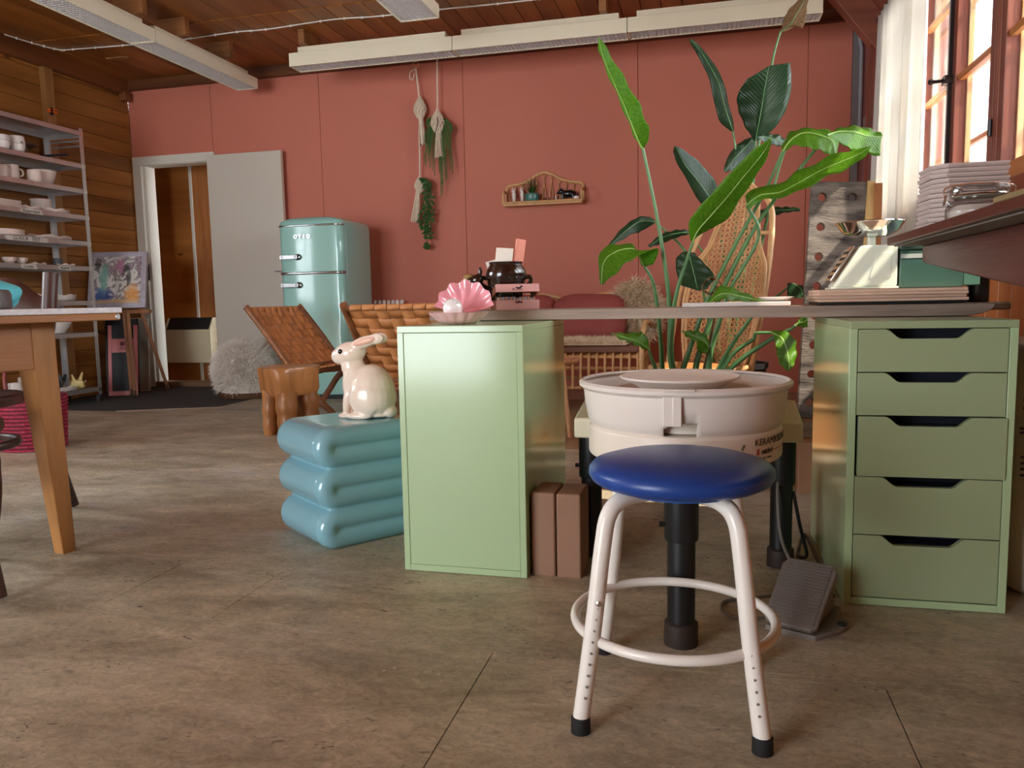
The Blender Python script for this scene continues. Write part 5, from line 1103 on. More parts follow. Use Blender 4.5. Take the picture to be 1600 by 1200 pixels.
for k in range(10):
    c_ = -hw+.05+(2*hw-.10)*k/9; zt = topz(c_)-.014; m = MB()
    m.tube(curve([(c_-.006-.028*0, -.014-.004*(k % 2), .012), (c_-.022, -.014-.004*(k % 2), zt*.5), (c_-.034, -.014-.004*(k % 2), zt*.82), (c_-.018, -.014-.004*(k % 2), zt*.98), (c_, -.014-.004*(k % 2), zt), (c_+.018, -.014-.004*(k % 2), zt*.98), (c_+.034, -.014-.004*(k % 2), zt*.82), (c_+.022, -.014-.004*(k % 2), zt*.5), (c_+.006, -.014-.004*(k % 2), .012)], 30), .0045, 6).build('loop', M_ratt, t, smooth=60)
zS = sz+.0085; yS = BY-.07
for k, x_ in enumerate((-1.56, -1.49)):
    t = thing('china_figurine', ('left one of two tiny white china animals on the rattan shelf', 'right one of two tiny white china animals, beside the succulent pot')[k], 'figurine', (x_, yS, zS))
    m = MB(); m.lathe([(.012, 0), (.014, .004), (.010, .03), (.015, .055), (.018, .08), (.01, .1)], 14); m.ell((-.004, 0, .104), .016, .014, .013); m.ell((-.012, -.006, .124), .004, .004, .01); m.ell((.006, .004, .124), .004, .004, .01); m.build('body', M_glaze, t, smooth=60)
    MB().ell((.02, 0, .012), .01, .008, .012).build('gold_base', mat('gold_glaze', (196, 150, 70), .3, metal=.6), t)
t = thing('succulent_pot', 'teal ceramic pot with a spiky succulent on the rattan shelf', 'potted plant', (-1.405, yS, zS))
MB().lathe([(.045, 0), (.053, .01), (.060, .04), (.058, .072), (.055, .076), (.05, .074), (.048, .06), (.01, .06)], 30).build('pot', mat('teal_glaze', (72, 128, 118), .25, var=.1, vscale=20), t)
for k in range(13):
    a = k*2.4; e = .022+.06*(k/13); h_ = .16-.07*(k/13); m = MB(); m.tube(curve([(0, 0, .06), (e*.5*math.cos(a), e*.5*math.sin(a), .06+h_*.5), (e*math.cos(a), e*math.sin(a), .06+h_)], 8), [.009, .009, .0085, .008, .007, .006, .0045, .003, .001], 6, flat=.5); m.build('leaf', M_ivy, t)
t = thing('coiled_trinket', 'small reddish brown curled trinket in the middle of the rattan shelf', 'trinket', (-1.275, yS-.01, zS))
MB().tube([((.004+.0016*k)*math.cos(k*.5), (.004+.0016*k)*math.sin(k*.5)*.6, .006+.0012*k) for k in range(24)], .005, 6).build('coil', mat('red_brown', (120, 60, 44), .4), t, smooth=60)
t = thing('glass_tealight', 'tiny glass cup before the black animal on the rattan shelf', 'cup', (-1.205, yS-.01, zS)); MB().lathe([(.016, 0), (.02, .003), (.022, .045), (.02, .045), (.017, .005)], 20).build('cup_body', M_glass, t); MB().lathe([(.015, .006), (.017, .02), (.004, .022)], 16).build('candle', mat('red_candle', (140, 50, 46), .5), t)
t = thing('black_animal_figure', 'black glazed bear-like animal standing on the rattan shelf', 'figurine', (-1.115, yS, zS)); m = MB()
m.ell((0.01, 0, .062), .06, .026, .03); m.ell((-.05, 0, .08), .026, .02, .022); m.ell((-.075, 0, .07), .014, .011, .01); m.ell((-.046, -.013, .104), .007, .004, .009); m.ell((-.046, .013, .104), .007, .004, .009)
for a in (-.035, .05):
    for b_ in (-.014, .014): m.tube([(a, b_, .06), (a, b_, .004)], [.014, .011], 8)
m.tube([(.065, 0, .07), (.085, 0, .05)], .005, 6); o = m.build('body', mat('black_glaze', (20, 20, 22), .2), t); q = o.modifiers.new('r', 'REMESH'); q.mode = 'VOXEL'; q.voxel_size = .0035; q.use_smooth_shade = True
t = MB().lathe([(.018, 0), (.024, .003), (.025, .035), (.021, .036), (.02, .01)], 20).build('white_tealight', M_glaze, None); t.location = (-1.035, yS-.025, zS); tag(t, 'tiny white tealight pot at the right end of the rattan shelf', 'candle holder')
# ================================================================ RATTAN SOFA, PEACOCK CHAIR, ROUND TABLE, RUG
o = MB().box(-2.32, .75, 3.9, 5.85, .0005, .005).build('sisal_rug', mat('sisal', (168, 138, 104), .9, var=.2, vscale=60, bump=.5, bscale=180), None, bevel=.003); tag(o, 'large tan woven sisal rug under the rattan furniture', 'rug')
t = thing('rattan_sofa', 'rattan sofa with hooped back against the pink wall', 'sofa', (-.98, 5.55, .009))
m = MB(); sx0_, sx1_ = -1.56, -.42
def tb(P, r=.013, name='rail', n=20, par=None): return MB().tube(curve(P, n), r, 8).build(name, M_ratt, par or t, smooth=60, world=True)
for z in (.17, .30, .375): tb([(sx0_, 5.22, z), (sx1_, 5.22, z)], .012, n=2)
for z in (.17, .375): tb([(sx0_, 5.85, z), (sx1_, 5.85, z)], .014, n=2); tb([(sx0_, 5.22, z), (sx0_, 5.85, z)], .014, n=2); tb([(sx1_, 5.22, z), (sx1_, 5.85, z)], .014, n=2)
x = sx0_+.03
while x < sx1_: tb([(x, 5.20, .165), (x+.004, 5.185, .28), (x+.004, 5.20, .38), (x, 5.26, .395)], .0085, 'spindle', 12); x += .054
for y_ in [5.27+.09*k for k in range(7)]: tb([(sx0_, y_, .385), (sx1_, y_, .385)], .009, 'seat_slat', 2)
for x_ in (sx0_+.02, sx1_-.02):
    for y_ in (5.24, 5.83): tb([(x_, y_, .012), (x_, y_, .38)], .018, 'leg', 2)
for x0_, x1_ in ((-1.55, -1.0), (-.985, -.43)):
    xm = (x0_+x1_)/2; w2 = (x1_-x0_)/2
    tb([(x0_, 5.86, .38), (x0_-.005, 5.90, .60), (x0_+.06, 5.93, .75), (xm, 5.95, .80), (x1_-.06, 5.93, .75), (x1_+.005, 5.90, .60), (x1_, 5.86, .38)], .015, 'back_hoop', 36)
    for k in range(1, 8):
        u_ = -1+2*k/8; zt = .75+.05*(1-u_*u_)-.06*max(0, abs(u_)-.7)/.3; tb([(xm+u_*w2*.92, 5.86, .38), (xm+u_*w2*.93, 5.91, .58), (xm+u_*w2*.9, 5.935, zt)], .0075, 'back_spindle', 10)
for x_ in (sx0_, sx1_): tb([(x_, 5.20, .17), (x_, 5.19, .40), (x_+.01, 5.22, .55), (x_+.02, 5.32, .605), (x_+.03, 5.5, .585), (x_+.01, 5.75, .56), (x_, 5.87, .55)], .018, 'arm', 30)
MB().box(sx0_+.02, sx1_-.02, 5.24, 5.82, .398, .45).build('seat_cushion', mat('brown_seat_cushion', (140, 102, 84), .85, bump=.2, bscale=30), t, world=True, bevel=.025, seg=3)
def pillow(name, label, c, rx, rz, sx, sz, sy, m_, seed=0):
    m = MB(); R_ = []; n = 40
    for i in range(13):
        ph = -PI/2+PI*i/12; ring = []
        for k in range(n):
            a = 2*PI*k/n; ca, sa = math.cos(a), math.sin(a); q = (abs(ca)**4+abs(sa)**4)**-.25; rr = q*(max(.02, math.cos(ph))**.7); z_ = sy*math.sin(ph)
            p = Vector((sx*rr*ca, z_, sz*rr*sa)); p += Vector((0, 1, 0))*noise.noise(p*9+Vector((seed, 0, 0)))*.014; ring.append(tuple(p))
        R_.append(ring)
    o = m.rings(R_).build(name, m_, None, smooth=80); o.location = c; o.rotation_euler = (rx, 0, rz); return tag(o, label, 'cushion')
M_velv = mat('terracotta_velvet', (150, 72, 66), .75, var=.12, vscale=5, bump=.1, bscale=30)
pillow('velvet_cushion', 'large terracotta velvet cushion on the rattan sofa, seen below the desk board', (-.83, 5.64, .63), R(-18), 0, .27, .175, .075, M_velv, 3)
pillow('velvet_cushion', 'second terracotta velvet cushion further left on the rattan sofa, behind the green cabinet', (-1.27, 5.66, .63), R(-18), R(8), .2, .18, .075, M_velv, 7)
t = thing('sheepskin_throw', 'shaggy cream sheepskin thrown over the right end of the sofa back', 'sheepskin', (-.50, 5.80, .66))
def b_throw():
    a = random.uniform(0, 2*PI); q = math.sqrt(random.random()); return Vector((.19*q*math.cos(a), -.05-.05*math.cos(q*1.5), .22*q*math.sin(a))), Vector((.5*q*math.cos(a), -1, .5*q*math.sin(a)+.2)).normalized()
M_fur2 = mat('cream_sheepskin', (240, 222, 194), .9, var=.06, vscale=20)
sk = MB().ell((0, -.05, 0), .19, .035, .22, 24, 12).build('hide', M_fur2, t)
fur('fur_strands', sk, b_throw, None, 2600, .085, M_fur2, .003, seed=5)
t = thing('sheepskin_seat_cover', 'cream sheepskin spread along the front edge of the sofa seat', 'sheepskin', (-.82, 5.4, .462))
def b_seat():
    x_ = random.uniform(-.32, .30); y_ = random.uniform(-.21, .2); return Vector((x_, y_, 0)), Vector((0, -.5 if y_ < -.1 else 0, 1)).normalized()
sk = MB().box(-.32, .3, -.2, .2, -.008, .006).build('hide', M_fur2, t, bevel=.004); fur('fur_strands', sk, b_seat, None, 2200, .05, M_fur2, .003, seed=6)
t = thing('round_side_table', 'small round pale wooden table with splayed legs beside the sofa', 'side table', (-.86, 4.3, .009))
M_beech = wood('beech', (186, 128, 84), (222, 172, 126), 'z', .4, 9)
MB().lathe([(.02, .40), (.15, .40), (.163, .408), (.165, .42), (.158, .428), (.15, .424), (.02, .423)], 48).build('top', wood('beech_top', (176, 116, 76), (214, 158, 112), 'x', .4, 9), t, smooth=50)
for k in range(3):
    a = R(-38)+2*PI*k/3; MB().tube([(.1*math.cos(a), .1*math.sin(a), .40), (.165*math.cos(a), .165*math.sin(a), 0)], [.018, .012], 12).build('leg', M_beech, t)
# peacock chair
t = thing('peacock_chair', 'tall wicker peacock chair with woven back standing behind the leafy plant', 'chair', (.05, 4.25, .009))
wd = Vector((.86, -.5, 0)).normalized(); bk = Vector((.42, .72, 0)).normalized()
HWp = [(0, .15), (.18, .19), (.38, .215), (.55, .20), (.66, .135), (.80, .10), (.90, .085), (.97, .05), (1.0, .012)]
def hwz(s_):
    for (a, wa), (b_, wb_) in zip(HWp, HWp[1:]):
        if a <= s_ <= b_: return wa+(wb_-wa)*(s_-a)/(b_-a)
    return .01
def pp(s_, v): # s_ along the height, v across in metres
    return Vector((-.01, 0, .36))+wd*v+bk*(.30*s_)+Vector((0, 0, 1.0*s_))-bk*.16*(v/.2)**2*.25
pnl = MB()
def strand(fn, n, r=.0034):
    seg = []
    for i in range(n+1):
        s_, v = fn(i/n); ok = 0 <= s_ <= 1 and abs(v) <= hwz(min(max(s_, 0), 1))
        if ok: seg.append(tuple(pp(s_, v)))
        if (not ok or i == n) and len(seg) > 1: pnl.tube(seg, r, 4, cap=False)
        if not ok: seg = []
for k in range(-9, 10): strand(lambda u_: (u_, k*.0235), 40)
for k in range(-12, 46): strand(lambda u_: (k*.028+u_*.46-.0, -.23+.46*u_), 30, .003); strand(lambda u_: (k*.028+u_*.46, .23-.46*u_), 30, .003)
for k in range(0, 36): strand(lambda u_: (k*.028+.01, -.23+.46*u_), 20, .0026)
o = pnl.build('cane_weave', M_ratt, t); o['kind'] = 'stuff'
for s_ in (-1, 1):
    for d_ in (0, .016): MB().tube([tuple(pp(k/30, s_*max(.004, hwz(k/30)+d_))) for k in range(31)], .0095, 8).build('edge_cane', M_ratt, t, smooth=60)
A = [(-.27, .0), (-.275, .35), (-.25, .62), (-.19, .82), (-.1, .93), (0, .96), (.1, .93), (.17, .85), (.2, .72), (.215, .5), (.21, .25), (.2, 0)]
MB().tube(curve([tuple(pp(s_, v)+bk*.035) for v, s_ in A], 50), .0155, 10).build('outer_hoop', M_ratt, t, smooth=60)
for s_, v0, v1 in ((.5, .20, .215), (.72, .12, .2), (.3, .2, .212)): MB().tube([tuple(pp(s_, v0)), tuple(pp(s_, v1)+bk*.035)], .011, 8).build('spacer', M_ratt, t)
MB().lathe([(.20, .02), (.17, .12), (.15, .2), (.19, .33), (.23, .38), (.24, .40), (.22, .41), (.02, .41)], 40, (-.10, -.12, 0)).build('seat_drum', mat('wicker_core', (176, 118, 66), .6, var=.3, vscale=50, bump=.3, bscale=90), t)
m = MB()
for k in range(36):
    a = 2*PI*k/36; P = []
    for q in range(13):
        z_ = .02+.37*q/12; r_ = .155+.085*((q/12-.45)/.55)**2*(1 if q/12 > .45 else .55); aa = a+.35*math.sin(q/12*PI); P.append((-.10+(r_+.006)*math.cos(aa), -.12+(r_+.006)*math.sin(aa), z_))
    m.tube(P, .0042, 5, cap=False)
    P2 = [(-.10+(x+.10)*math.cos(-.7*math.sin(i/12*PI))-(y+.12)*math.sin(-.7*math.sin(i/12*PI)), -.12+(x+.10)*math.sin(-.7*math.sin(i/12*PI))+(y+.12)*math.cos(-.7*math.sin(i/12*PI)), z) for i, (x, y, z) in enumerate(P)]
    m.tube(P2, .0042, 5, cap=False)
o = m.build('drum_weave', M_ratt, t); o['kind'] = 'stuff'
for z_, r_ in ((.02, .205), (.21, .165), (.395, .242)): MB().tube([(-.10+r_*math.cos(2*PI*k/48), -.12+r_*math.sin(2*PI*k/48), z_) for k in range(48)], .012, 8, loop=True).build('hoop', M_ratt, t, smooth=60)
# ================================================================ PERFORATED BOARD, CARTON, SACK, CURTAIN
t = thing('cardboard_box', 'brown cardboard box with a wooden block on the floor behind the wheel', 'box', (.50, 3.33, 0))
MB().box(-.16, .2, -.2, .2, 0, .205).build('carton', mat('cardboard', (160, 116, 84), .8, var=.05), t, bevel=.004)
MB().box(-.03, .03, -.2005, .2005, .2052, .2056).build('tape', mat('brown_tape', (120, 84, 56), .4), t)
o = MB().box(.345, .66, 3.22, 3.44, .2062, .268).build('timber_block', wood('rough_timber', (90, 66, 48), (150, 120, 92), 'x', .7, 9, bump=.3), None, bevel=.004); tag(o, 'rough timber block on the cardboard box carrying the perforated board', 'block')
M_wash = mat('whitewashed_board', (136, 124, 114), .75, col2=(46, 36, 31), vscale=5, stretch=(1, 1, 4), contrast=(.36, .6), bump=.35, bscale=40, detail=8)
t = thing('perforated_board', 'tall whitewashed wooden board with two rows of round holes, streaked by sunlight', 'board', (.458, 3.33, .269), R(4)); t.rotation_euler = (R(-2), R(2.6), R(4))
bwid, bh, bt = .205, .935, .032; nc_, nr_ = 2, 8; cwid = bwid/nc_; chh = bh/nr_; V = []; F = []; NS = 24
for iy, yy in ((0, 0), (1, bt)):
    for c_ in range(nc_):
        for r_ in range(nr_):
            x0_, z0_ = -bwid/2+c_*cwid, r_*chh; cx, cz = x0_+cwid*(.42 if c_ == 0 else .52), z0_+chh/2; base = len(V)
            for k in range(NS):
                a = 2*PI*(k+.5)/NS-PI; ca, sa = math.cos(a), math.sin(a); V.append((cx+.0165*ca, yy, cz+.0165*sa))
            for k in range(NS):
                u_ = (k+.5)/NS*4; side = int(u_); f_ = u_-side
                k4 = k % 6; f_ = k4/6
                pts = [(x0_, z0_), (x0_+cwid, z0_), (x0_+cwid, z0_+chh), (x0_, z0_+chh)]
                i0 = pts[(k//6) % 4]; i1 = pts[(k//6+1) % 4]; V.append((i0[0]+(i1[0]-i0[0])*f_, yy, i0[1]+(i1[1]-i0[1])*f_))
            sh = 3  # start the circle at the lower left corner
            for k in range(NS):
                a, b_ = base+(k+sh) % NS, base+(k+1+sh) % NS; c0, d0 = base+NS+k, base+NS+(k+1) % NS; F.append((a, b_, d0, c0))
            if iy:
                off = nc_*nr_*2*NS
                for k in range(NS): F.append((base-off+k, base-off+(k+1) % NS, base+(k+1) % NS, base+k))
m = MB().add(V, F)
for (a, b_) in (((-bwid/2, 0), (bwid/2, 0)), ((bwid/2, 0), (bwid/2, bh)), ((bwid/2, bh), (-bwid/2, bh)), ((-bwid/2, bh), (-bwid/2, 0))):
    m.add([(a[0], 0, a[1]), (b_[0], 0, b_[1]), (b_[0], bt, b_[1]), (a[0], bt, a[1])], [(0, 1, 2, 3)])
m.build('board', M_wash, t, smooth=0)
M_yel = wood('fresh_pine', (206, 158, 92), (236, 198, 136), 'z', .5, 9)
MB().box(bwid/2+.001, bwid/2+.031, -.004, bt, 0, bh+.004).build('edge_lath', M_yel, t, bevel=.002)
o = MB().box(.625, .655, 3.36, 3.40, .2685, 1.19).build('pine_lath', wood('orange_lath', (176, 110, 62), (206, 146, 92), 'z', .5, 9), None, bevel=.002); tag(o, 'narrow orange pine lath standing right of the perforated board', 'lath')
t = thing('clay_sack', 'white plastic sack of clay right of the drawer cabinet, cut by the frame', 'sack', (.90, 2.34, 0))
Rg = []
for z_, s_ in ((0, .86), (.02, .97), (.15, 1.0), (.35, .985), (.5, .97), (.58, .93), (.625, .8), (.64, .4)):
    Rg.append([((.175*s_*math.copysign(abs(math.cos(a))**.45, math.cos(a)))+.008*noise.noise(Vector((a*2, z_*9, 0))), (.22*s_*math.copysign(abs(math.sin(a))**.45, math.sin(a)))+.008*noise.noise(Vector((a*2, z_*9, 5))), z_) for a in [2*PI*(k+.5)/40 for k in range(40)]])
sk = MB().rings(Rg).build('sack_body', mat('white_plastic_sack', (212, 206, 196), .4, bump=.15, bscale=14), t, smooth=60)
m = MB()
for z_, a, b_ in ((.5, -.16, -.06), (.48, -.16, -.1), (.43, -.165, .1), (.42, -.165, .08), (.36, -.16, -.02), (.345, -.16, 0), (.33, -.16, -.04), (.315, -.16, .02)): m.box(a, b_, -.2255, -.2235, z_, z_+.006)
m.build('printed_lines', M_txt, sk, smooth=0)
# curtain
M_curt = mat('white_voile', (238, 234, 226), .8, trans=.4)
t = thing('sheer_curtain', 'white sheer curtain hanging beside the window in the far right corner', 'curtain', (1.06, 5.2, 0))
rows = []
for z_ in [.32+(2.56-.32)*k/14 for k in range(15)]:
    r_ = []; f_ = (z_-.32)/2.24
    for k in range(121):
        u_ = k/120; y_ = 4.70+.06*(1-f_)+(5.80-4.70)*u_; r_.append((1.085+.030*(1-.25*f_)*math.sin(u_*2*PI*11+.7*math.sin(u_*9))+.012*math.sin(u_*37+f_*2), y_, z_))
    rows.append(r_)
MB().sheet(rows).build('fabric', M_curt, t, smooth=80, world=True, solid=.0012)
MB().tube([(1.09, 4.3, 2.575), (1.09, 5.9, 2.575)], .012, 10).build('rod', M_iron, t, world=True)
for y_ in (4.32, 5.86): MB().tube([(1.09, y_, 2.575), (1.178, y_, 2.575)], .01, 8).build('bracket', M_iron, t, world=True)
# ================================================================ LARGE-LEAVED PLANTS
def leaf_material(name, c1_, c2_, trans, rough=.32):
    m = mat(name, c1_, rough, spec=.5); nt = m.node_tree; N = nt.nodes; L = nt.links; b = N['Principled BSDF']
    uv = N.new('ShaderNodeUVMap'); mp = N.new('ShaderNodeMapping'); mp.inputs['Scale'].default_value = (2.5, 16, 1); L.new(uv.outputs[0], mp.inputs[0])
    sp = N.new('ShaderNodeSeparateXYZ'); L.new(uv.outputs[0], sp.inputs[0])
    ab = N.new('ShaderNodeMath'); ab.operation = 'SUBTRACT'; L.new(sp.outputs[0], ab.inputs[0]); ab.inputs[1].default_value = .5
    a2 = N.new('ShaderNodeMath'); a2.operation = 'ABSOLUTE'; L.new(ab.outputs[0], a2.inputs[0])
    k = N.new('ShaderNodeMath'); k.operation = 'MULTIPLY_ADD'; L.new(a2.outputs[0], k.inputs[0]); k.inputs[1].default_value = .55; L.new(sp.outputs[1], k.inputs[2])
    s_ = N.new('ShaderNodeMath'); s_.operation = 'MULTIPLY'; s_.inputs[1].default_value = 150; L.new(k.outputs[0], s_.inputs[0]); sn = N.new('ShaderNodeMath'); sn.operation = 'SINE'; L.new(s_.outputs[0], sn.inputs[0])
    n = N.new('ShaderNodeTexNoise'); n.inputs['Scale'].default_value = 3; n.inputs['Detail'].default_value = 4; L.new(mp.outputs[0], n.inputs[0])
    mr = N.new('ShaderNodeMath'); mr.operation = 'MULTIPLY_ADD'; L.new(sn.outputs[0], mr.inputs[0]); mr.inputs[1].default_value = .12; L.new(n.outputs['Fac'], mr.inputs[2])
    r = N.new('ShaderNodeValToRGB'); e = r.color_ramp.elements; e[0].position = .3; e[0].color = lin(c2_); e[1].position = .7; e[1].color = lin(c1_); L.new(mr.outputs[0], r.inputs[0]); L.new(r.outputs[0], b.inputs['Base Color'])
    bm = N.new('ShaderNodeBump'); bm.inputs['Strength'].default_value = .25; bm.inputs['Distance'].default_value = .003; L.new(sn.outputs[0], bm.inputs['Height']); L.new(bm.outputs[0], b.inputs['Normal'])
    t_ = N.new('ShaderNodeBsdfTranslucent'); L.new(r.outputs[0], t_.inputs[0]); x_ = N.new('ShaderNodeMixShader'); x_.inputs[0].default_value = trans
    L.new(b.outputs[0], x_.inputs[1]); L.new(t_.outputs[0], x_.inputs[2]); L.new(x_.outputs[0], N['Material Output'].inputs[0]); return m
M_leaf1 = leaf_material('banana_leaf', (132, 184, 48), (92, 150, 36), .6); M_leaf2 = leaf_material('old_dark_leaf', (44, 76, 44), (30, 54, 34), .2); M_dry = leaf_material('dry_leaf', (166, 130, 88), (110, 82, 56), .3, .8)
M_stem = mat('leaf_stalk', (92, 136, 84), .4, var=.15, vscale=6, stretch=(1, 1, .2)); M_rib = mat('leaf_rib', (150, 186, 96), .4)
M_pot = mat('black_plant_pot', (34, 34, 36), .5); M_soil = mat('soil', (50, 38, 30), .95, bump=.6, bscale=60)
FRONT=[
('sunlit',[[[-0.398,3.0,1.727],[-0.401,3.004,1.724],[-0.396,2.999,1.723]],[[-0.384,3.02,1.66],[-0.398,3.05,1.677],[-0.353,3.01,1.655]],[[-0.352,3.04,1.578],[-0.367,3.092,1.597],[-0.305,3.023,1.573]],[[-0.311,3.06,1.486],[-0.329,3.12,1.508],[-0.256,3.04,1.488]],[[-0.278,3.08,1.402],[-0.294,3.132,1.419],[-0.228,3.063,1.417]],[[-0.258,3.1,1.352],[-0.267,3.13,1.36],[-0.218,3.09,1.377]],[[-0.246,3.12,1.334],[-0.248,3.124,1.335],[-0.242,3.119,1.337]]],[[-0.246,3.12,1.334],[-0.198,3.135,1.098],[-0.162,3.15,0.876],[-0.145,3.165,0.701],[-0.143,3.18,0.522],[-0.102,3.2,0.33]]),
('sunlit',[[[0.202,2.85,1.289],[0.199,2.848,1.289],[0.205,2.853,1.286]],[[0.179,2.892,1.25],[0.16,2.877,1.271],[0.195,2.917,1.24]],[[0.127,2.933,1.192],[0.1,2.907,1.222],[0.159,2.977,1.182]],[[0.061,2.975,1.115],[0.028,2.945,1.15],[0.11,3.025,1.113]],[[0.0,3.017,1.051],[-0.036,2.991,1.086],[0.064,3.06,1.046]],[[-0.038,3.058,1.01],[-0.072,3.043,1.04],[-0.004,3.083,1.013]],[[-0.058,3.1,0.97],[-0.064,3.098,0.979],[-0.05,3.103,0.985]]],[[-0.058,3.1,0.97],[-0.087,3.12,0.885],[-0.117,3.14,0.788],[-0.135,3.16,0.676],[-0.14,3.18,0.522],[-0.1,3.2,0.33]]),
('curled',[[[-0.394,3.0,0.818],[-0.398,3.003,0.823],[-0.389,2.997,0.819]],[[-0.388,3.025,0.902],[-0.412,3.05,0.908],[-0.344,3.005,0.855]],[[-0.348,3.05,0.941],[-0.394,3.093,0.963],[-0.3,3.015,0.898]],[[-0.297,3.075,0.954],[-0.35,3.125,0.976],[-0.26,3.035,0.92]],[[-0.266,3.1,0.944],[-0.29,3.143,0.972],[-0.191,3.065,0.952]],[[-0.254,3.125,0.915],[-0.27,3.15,0.926],[-0.201,3.105,0.899]],[[-0.243,3.15,0.886],[-0.249,3.153,0.889],[-0.235,3.147,0.888]]],[[-0.243,3.15,0.886],[-0.212,3.162,0.828],[-0.195,3.175,0.727],[-0.181,3.188,0.573],[-0.171,3.2,0.443],[-0.119,3.21,0.33]]),
('pale',[[[0.535,2.95,1.264],[0.534,2.955,1.265],[0.536,2.947,1.259]],[[0.5,2.971,1.241],[0.495,3.006,1.26],[0.501,2.95,1.217]],[[0.446,2.993,1.222],[0.44,3.055,1.263],[0.45,2.954,1.187]],[[0.384,3.014,1.2],[0.372,3.092,1.236],[0.394,2.966,1.169]],[[0.319,3.036,1.167],[0.305,3.114,1.209],[0.327,2.987,1.135]],[[0.253,3.057,1.136],[0.25,3.12,1.173],[0.256,3.018,1.115]],[[0.185,3.079,1.132],[0.169,3.113,1.165],[0.188,3.057,1.11]],[[0.138,3.1,1.1],[0.133,3.105,1.134],[0.139,3.097,1.083]]],[[0.138,3.1,1.1],[0.183,3.125,0.984],[0.085,3.15,0.796],[0.046,3.175,0.673],[0.006,3.2,0.521],[-0.012,3.21,0.33]]),
('glossy',[[[0.457,3.2,1.268],[0.468,3.206,1.305],[0.438,3.199,1.261]],[[0.445,3.19,1.327],[0.465,3.249,1.364],[0.431,3.178,1.278]],[[0.398,3.18,1.352],[0.41,3.275,1.393],[0.399,3.161,1.294]],[[0.342,3.17,1.362],[0.336,3.265,1.395],[0.361,3.151,1.302]],[[0.297,3.16,1.339],[0.289,3.219,1.369],[0.313,3.148,1.315]],[[0.266,3.15,1.296],[0.262,3.156,1.306],[0.273,3.149,1.298]]],[[0.266,3.15,1.296],[0.205,3.16,1.153],[0.103,3.17,0.966],[-0.003,3.18,0.748],[-0.068,3.19,0.56],[-0.1,3.2,0.443],[-0.076,3.21,0.33]]),
('dark',[[[0.644,3.35,1.361],[0.651,3.356,1.37],[0.638,3.35,1.29]],[[0.589,3.312,1.36],[0.622,3.383,1.394],[0.575,3.312,1.3]],[[0.533,3.275,1.371],[0.556,3.375,1.414],[0.529,3.275,1.305]],[[0.474,3.238,1.371],[0.482,3.308,1.396],[0.483,3.238,1.326]],[[0.428,3.2,1.354],[0.425,3.206,1.36],[0.435,3.2,1.347]]],[[0.428,3.2,1.354],[0.312,3.204,1.212],[0.198,3.208,1.063],[0.105,3.212,0.895],[0.034,3.216,0.735],[-0.044,3.22,0.493],[-0.042,3.22,0.33]]),
('low',[[[0.0,2.9,0.739],[-0.002,2.904,0.744],[0.003,2.898,0.737]],[[0.047,2.938,0.774],[0.046,2.98,0.802],[0.051,2.916,0.755]],[[0.106,2.975,0.765],[0.108,3.035,0.785],[0.105,2.945,0.746]],[[0.165,3.012,0.75],[0.171,3.055,0.758],[0.16,2.991,0.742]],[[0.209,3.05,0.745],[0.209,3.054,0.749],[0.208,3.048,0.742]]],[[0.209,3.05,0.745],[0.162,3.1,0.686],[0.083,3.15,0.562],[0.031,3.2,0.444],[0.003,3.21,0.33]]),
('glossy',[[[-0.338,2.85,0.64],[-0.339,2.855,0.641],[-0.337,2.848,0.638]],[[-0.306,2.9,0.624],[-0.318,2.957,0.635],[-0.302,2.879,0.613]],[[-0.27,2.95,0.609],[-0.266,3.03,0.632],[-0.273,2.92,0.6]],[[-0.241,3.0,0.589],[-0.239,3.057,0.63],[-0.247,2.979,0.581]],[[-0.218,3.05,0.565],[-0.215,3.055,0.57],[-0.223,3.048,0.563]]],[[-0.218,3.05,0.565],[-0.211,3.073,0.531],[-0.198,3.097,0.491],[-0.192,3.12,0.451],[-0.131,3.17,0.33]]),
('dark',[[[-0.093,3.0,0.637],[-0.094,3.003,0.638],[-0.091,2.998,0.635]],[[-0.068,3.025,0.625],[-0.063,3.06,0.637],[-0.074,3.004,0.615]],[[-0.033,3.05,0.608],[-0.03,3.1,0.633],[-0.042,3.02,0.595]],[[-0.009,3.075,0.591],[0.002,3.11,0.605],[-0.033,3.054,0.559]],[[0.004,3.1,0.571],[0.006,3.103,0.573],[0.0,3.098,0.545]]],[[0.004,3.1,0.571],[0.008,3.125,0.564],[0.007,3.15,0.449],[-0.012,3.185,0.33]]),
('backlit',[[[0.29,3.0,0.489],[0.288,3.003,0.489],[0.293,2.998,0.49]],[[0.29,3.02,0.509],[0.313,3.044,0.516],[0.266,3.002,0.503]],[[0.287,3.04,0.544],[0.32,3.078,0.564],[0.252,3.011,0.532]],[[0.28,3.06,0.578],[0.315,3.098,0.601],[0.246,3.031,0.564]],[[0.264,3.08,0.609],[0.278,3.104,0.631],[0.244,3.062,0.584]],[[0.233,3.1,0.625],[0.233,3.103,0.63],[0.242,3.098,0.61]]],[[0.233,3.1,0.625],[0.177,3.116,0.622],[0.169,3.132,0.599],[0.102,3.148,0.549],[0.06,3.164,0.486],[0.031,3.18,0.421],[0.003,3.2,0.33]]),
('backlit',[[[0.36,3.1,0.674],[0.359,3.101,0.678],[0.36,3.1,0.646]],[[0.346,3.1,0.663],[0.346,3.117,0.678],[0.346,3.1,0.643]],[[0.33,3.1,0.661],[0.334,3.117,0.674],[0.334,3.1,0.648]],[[0.318,3.1,0.652],[0.319,3.101,0.655],[0.32,3.1,0.648]]],[[0.318,3.1,0.652],[0.304,3.12,0.637],[0.274,3.14,0.622],[0.237,3.16,0.597],[0.132,3.18,0.522],[0.061,3.2,0.444],[0.021,3.21,0.33]])]
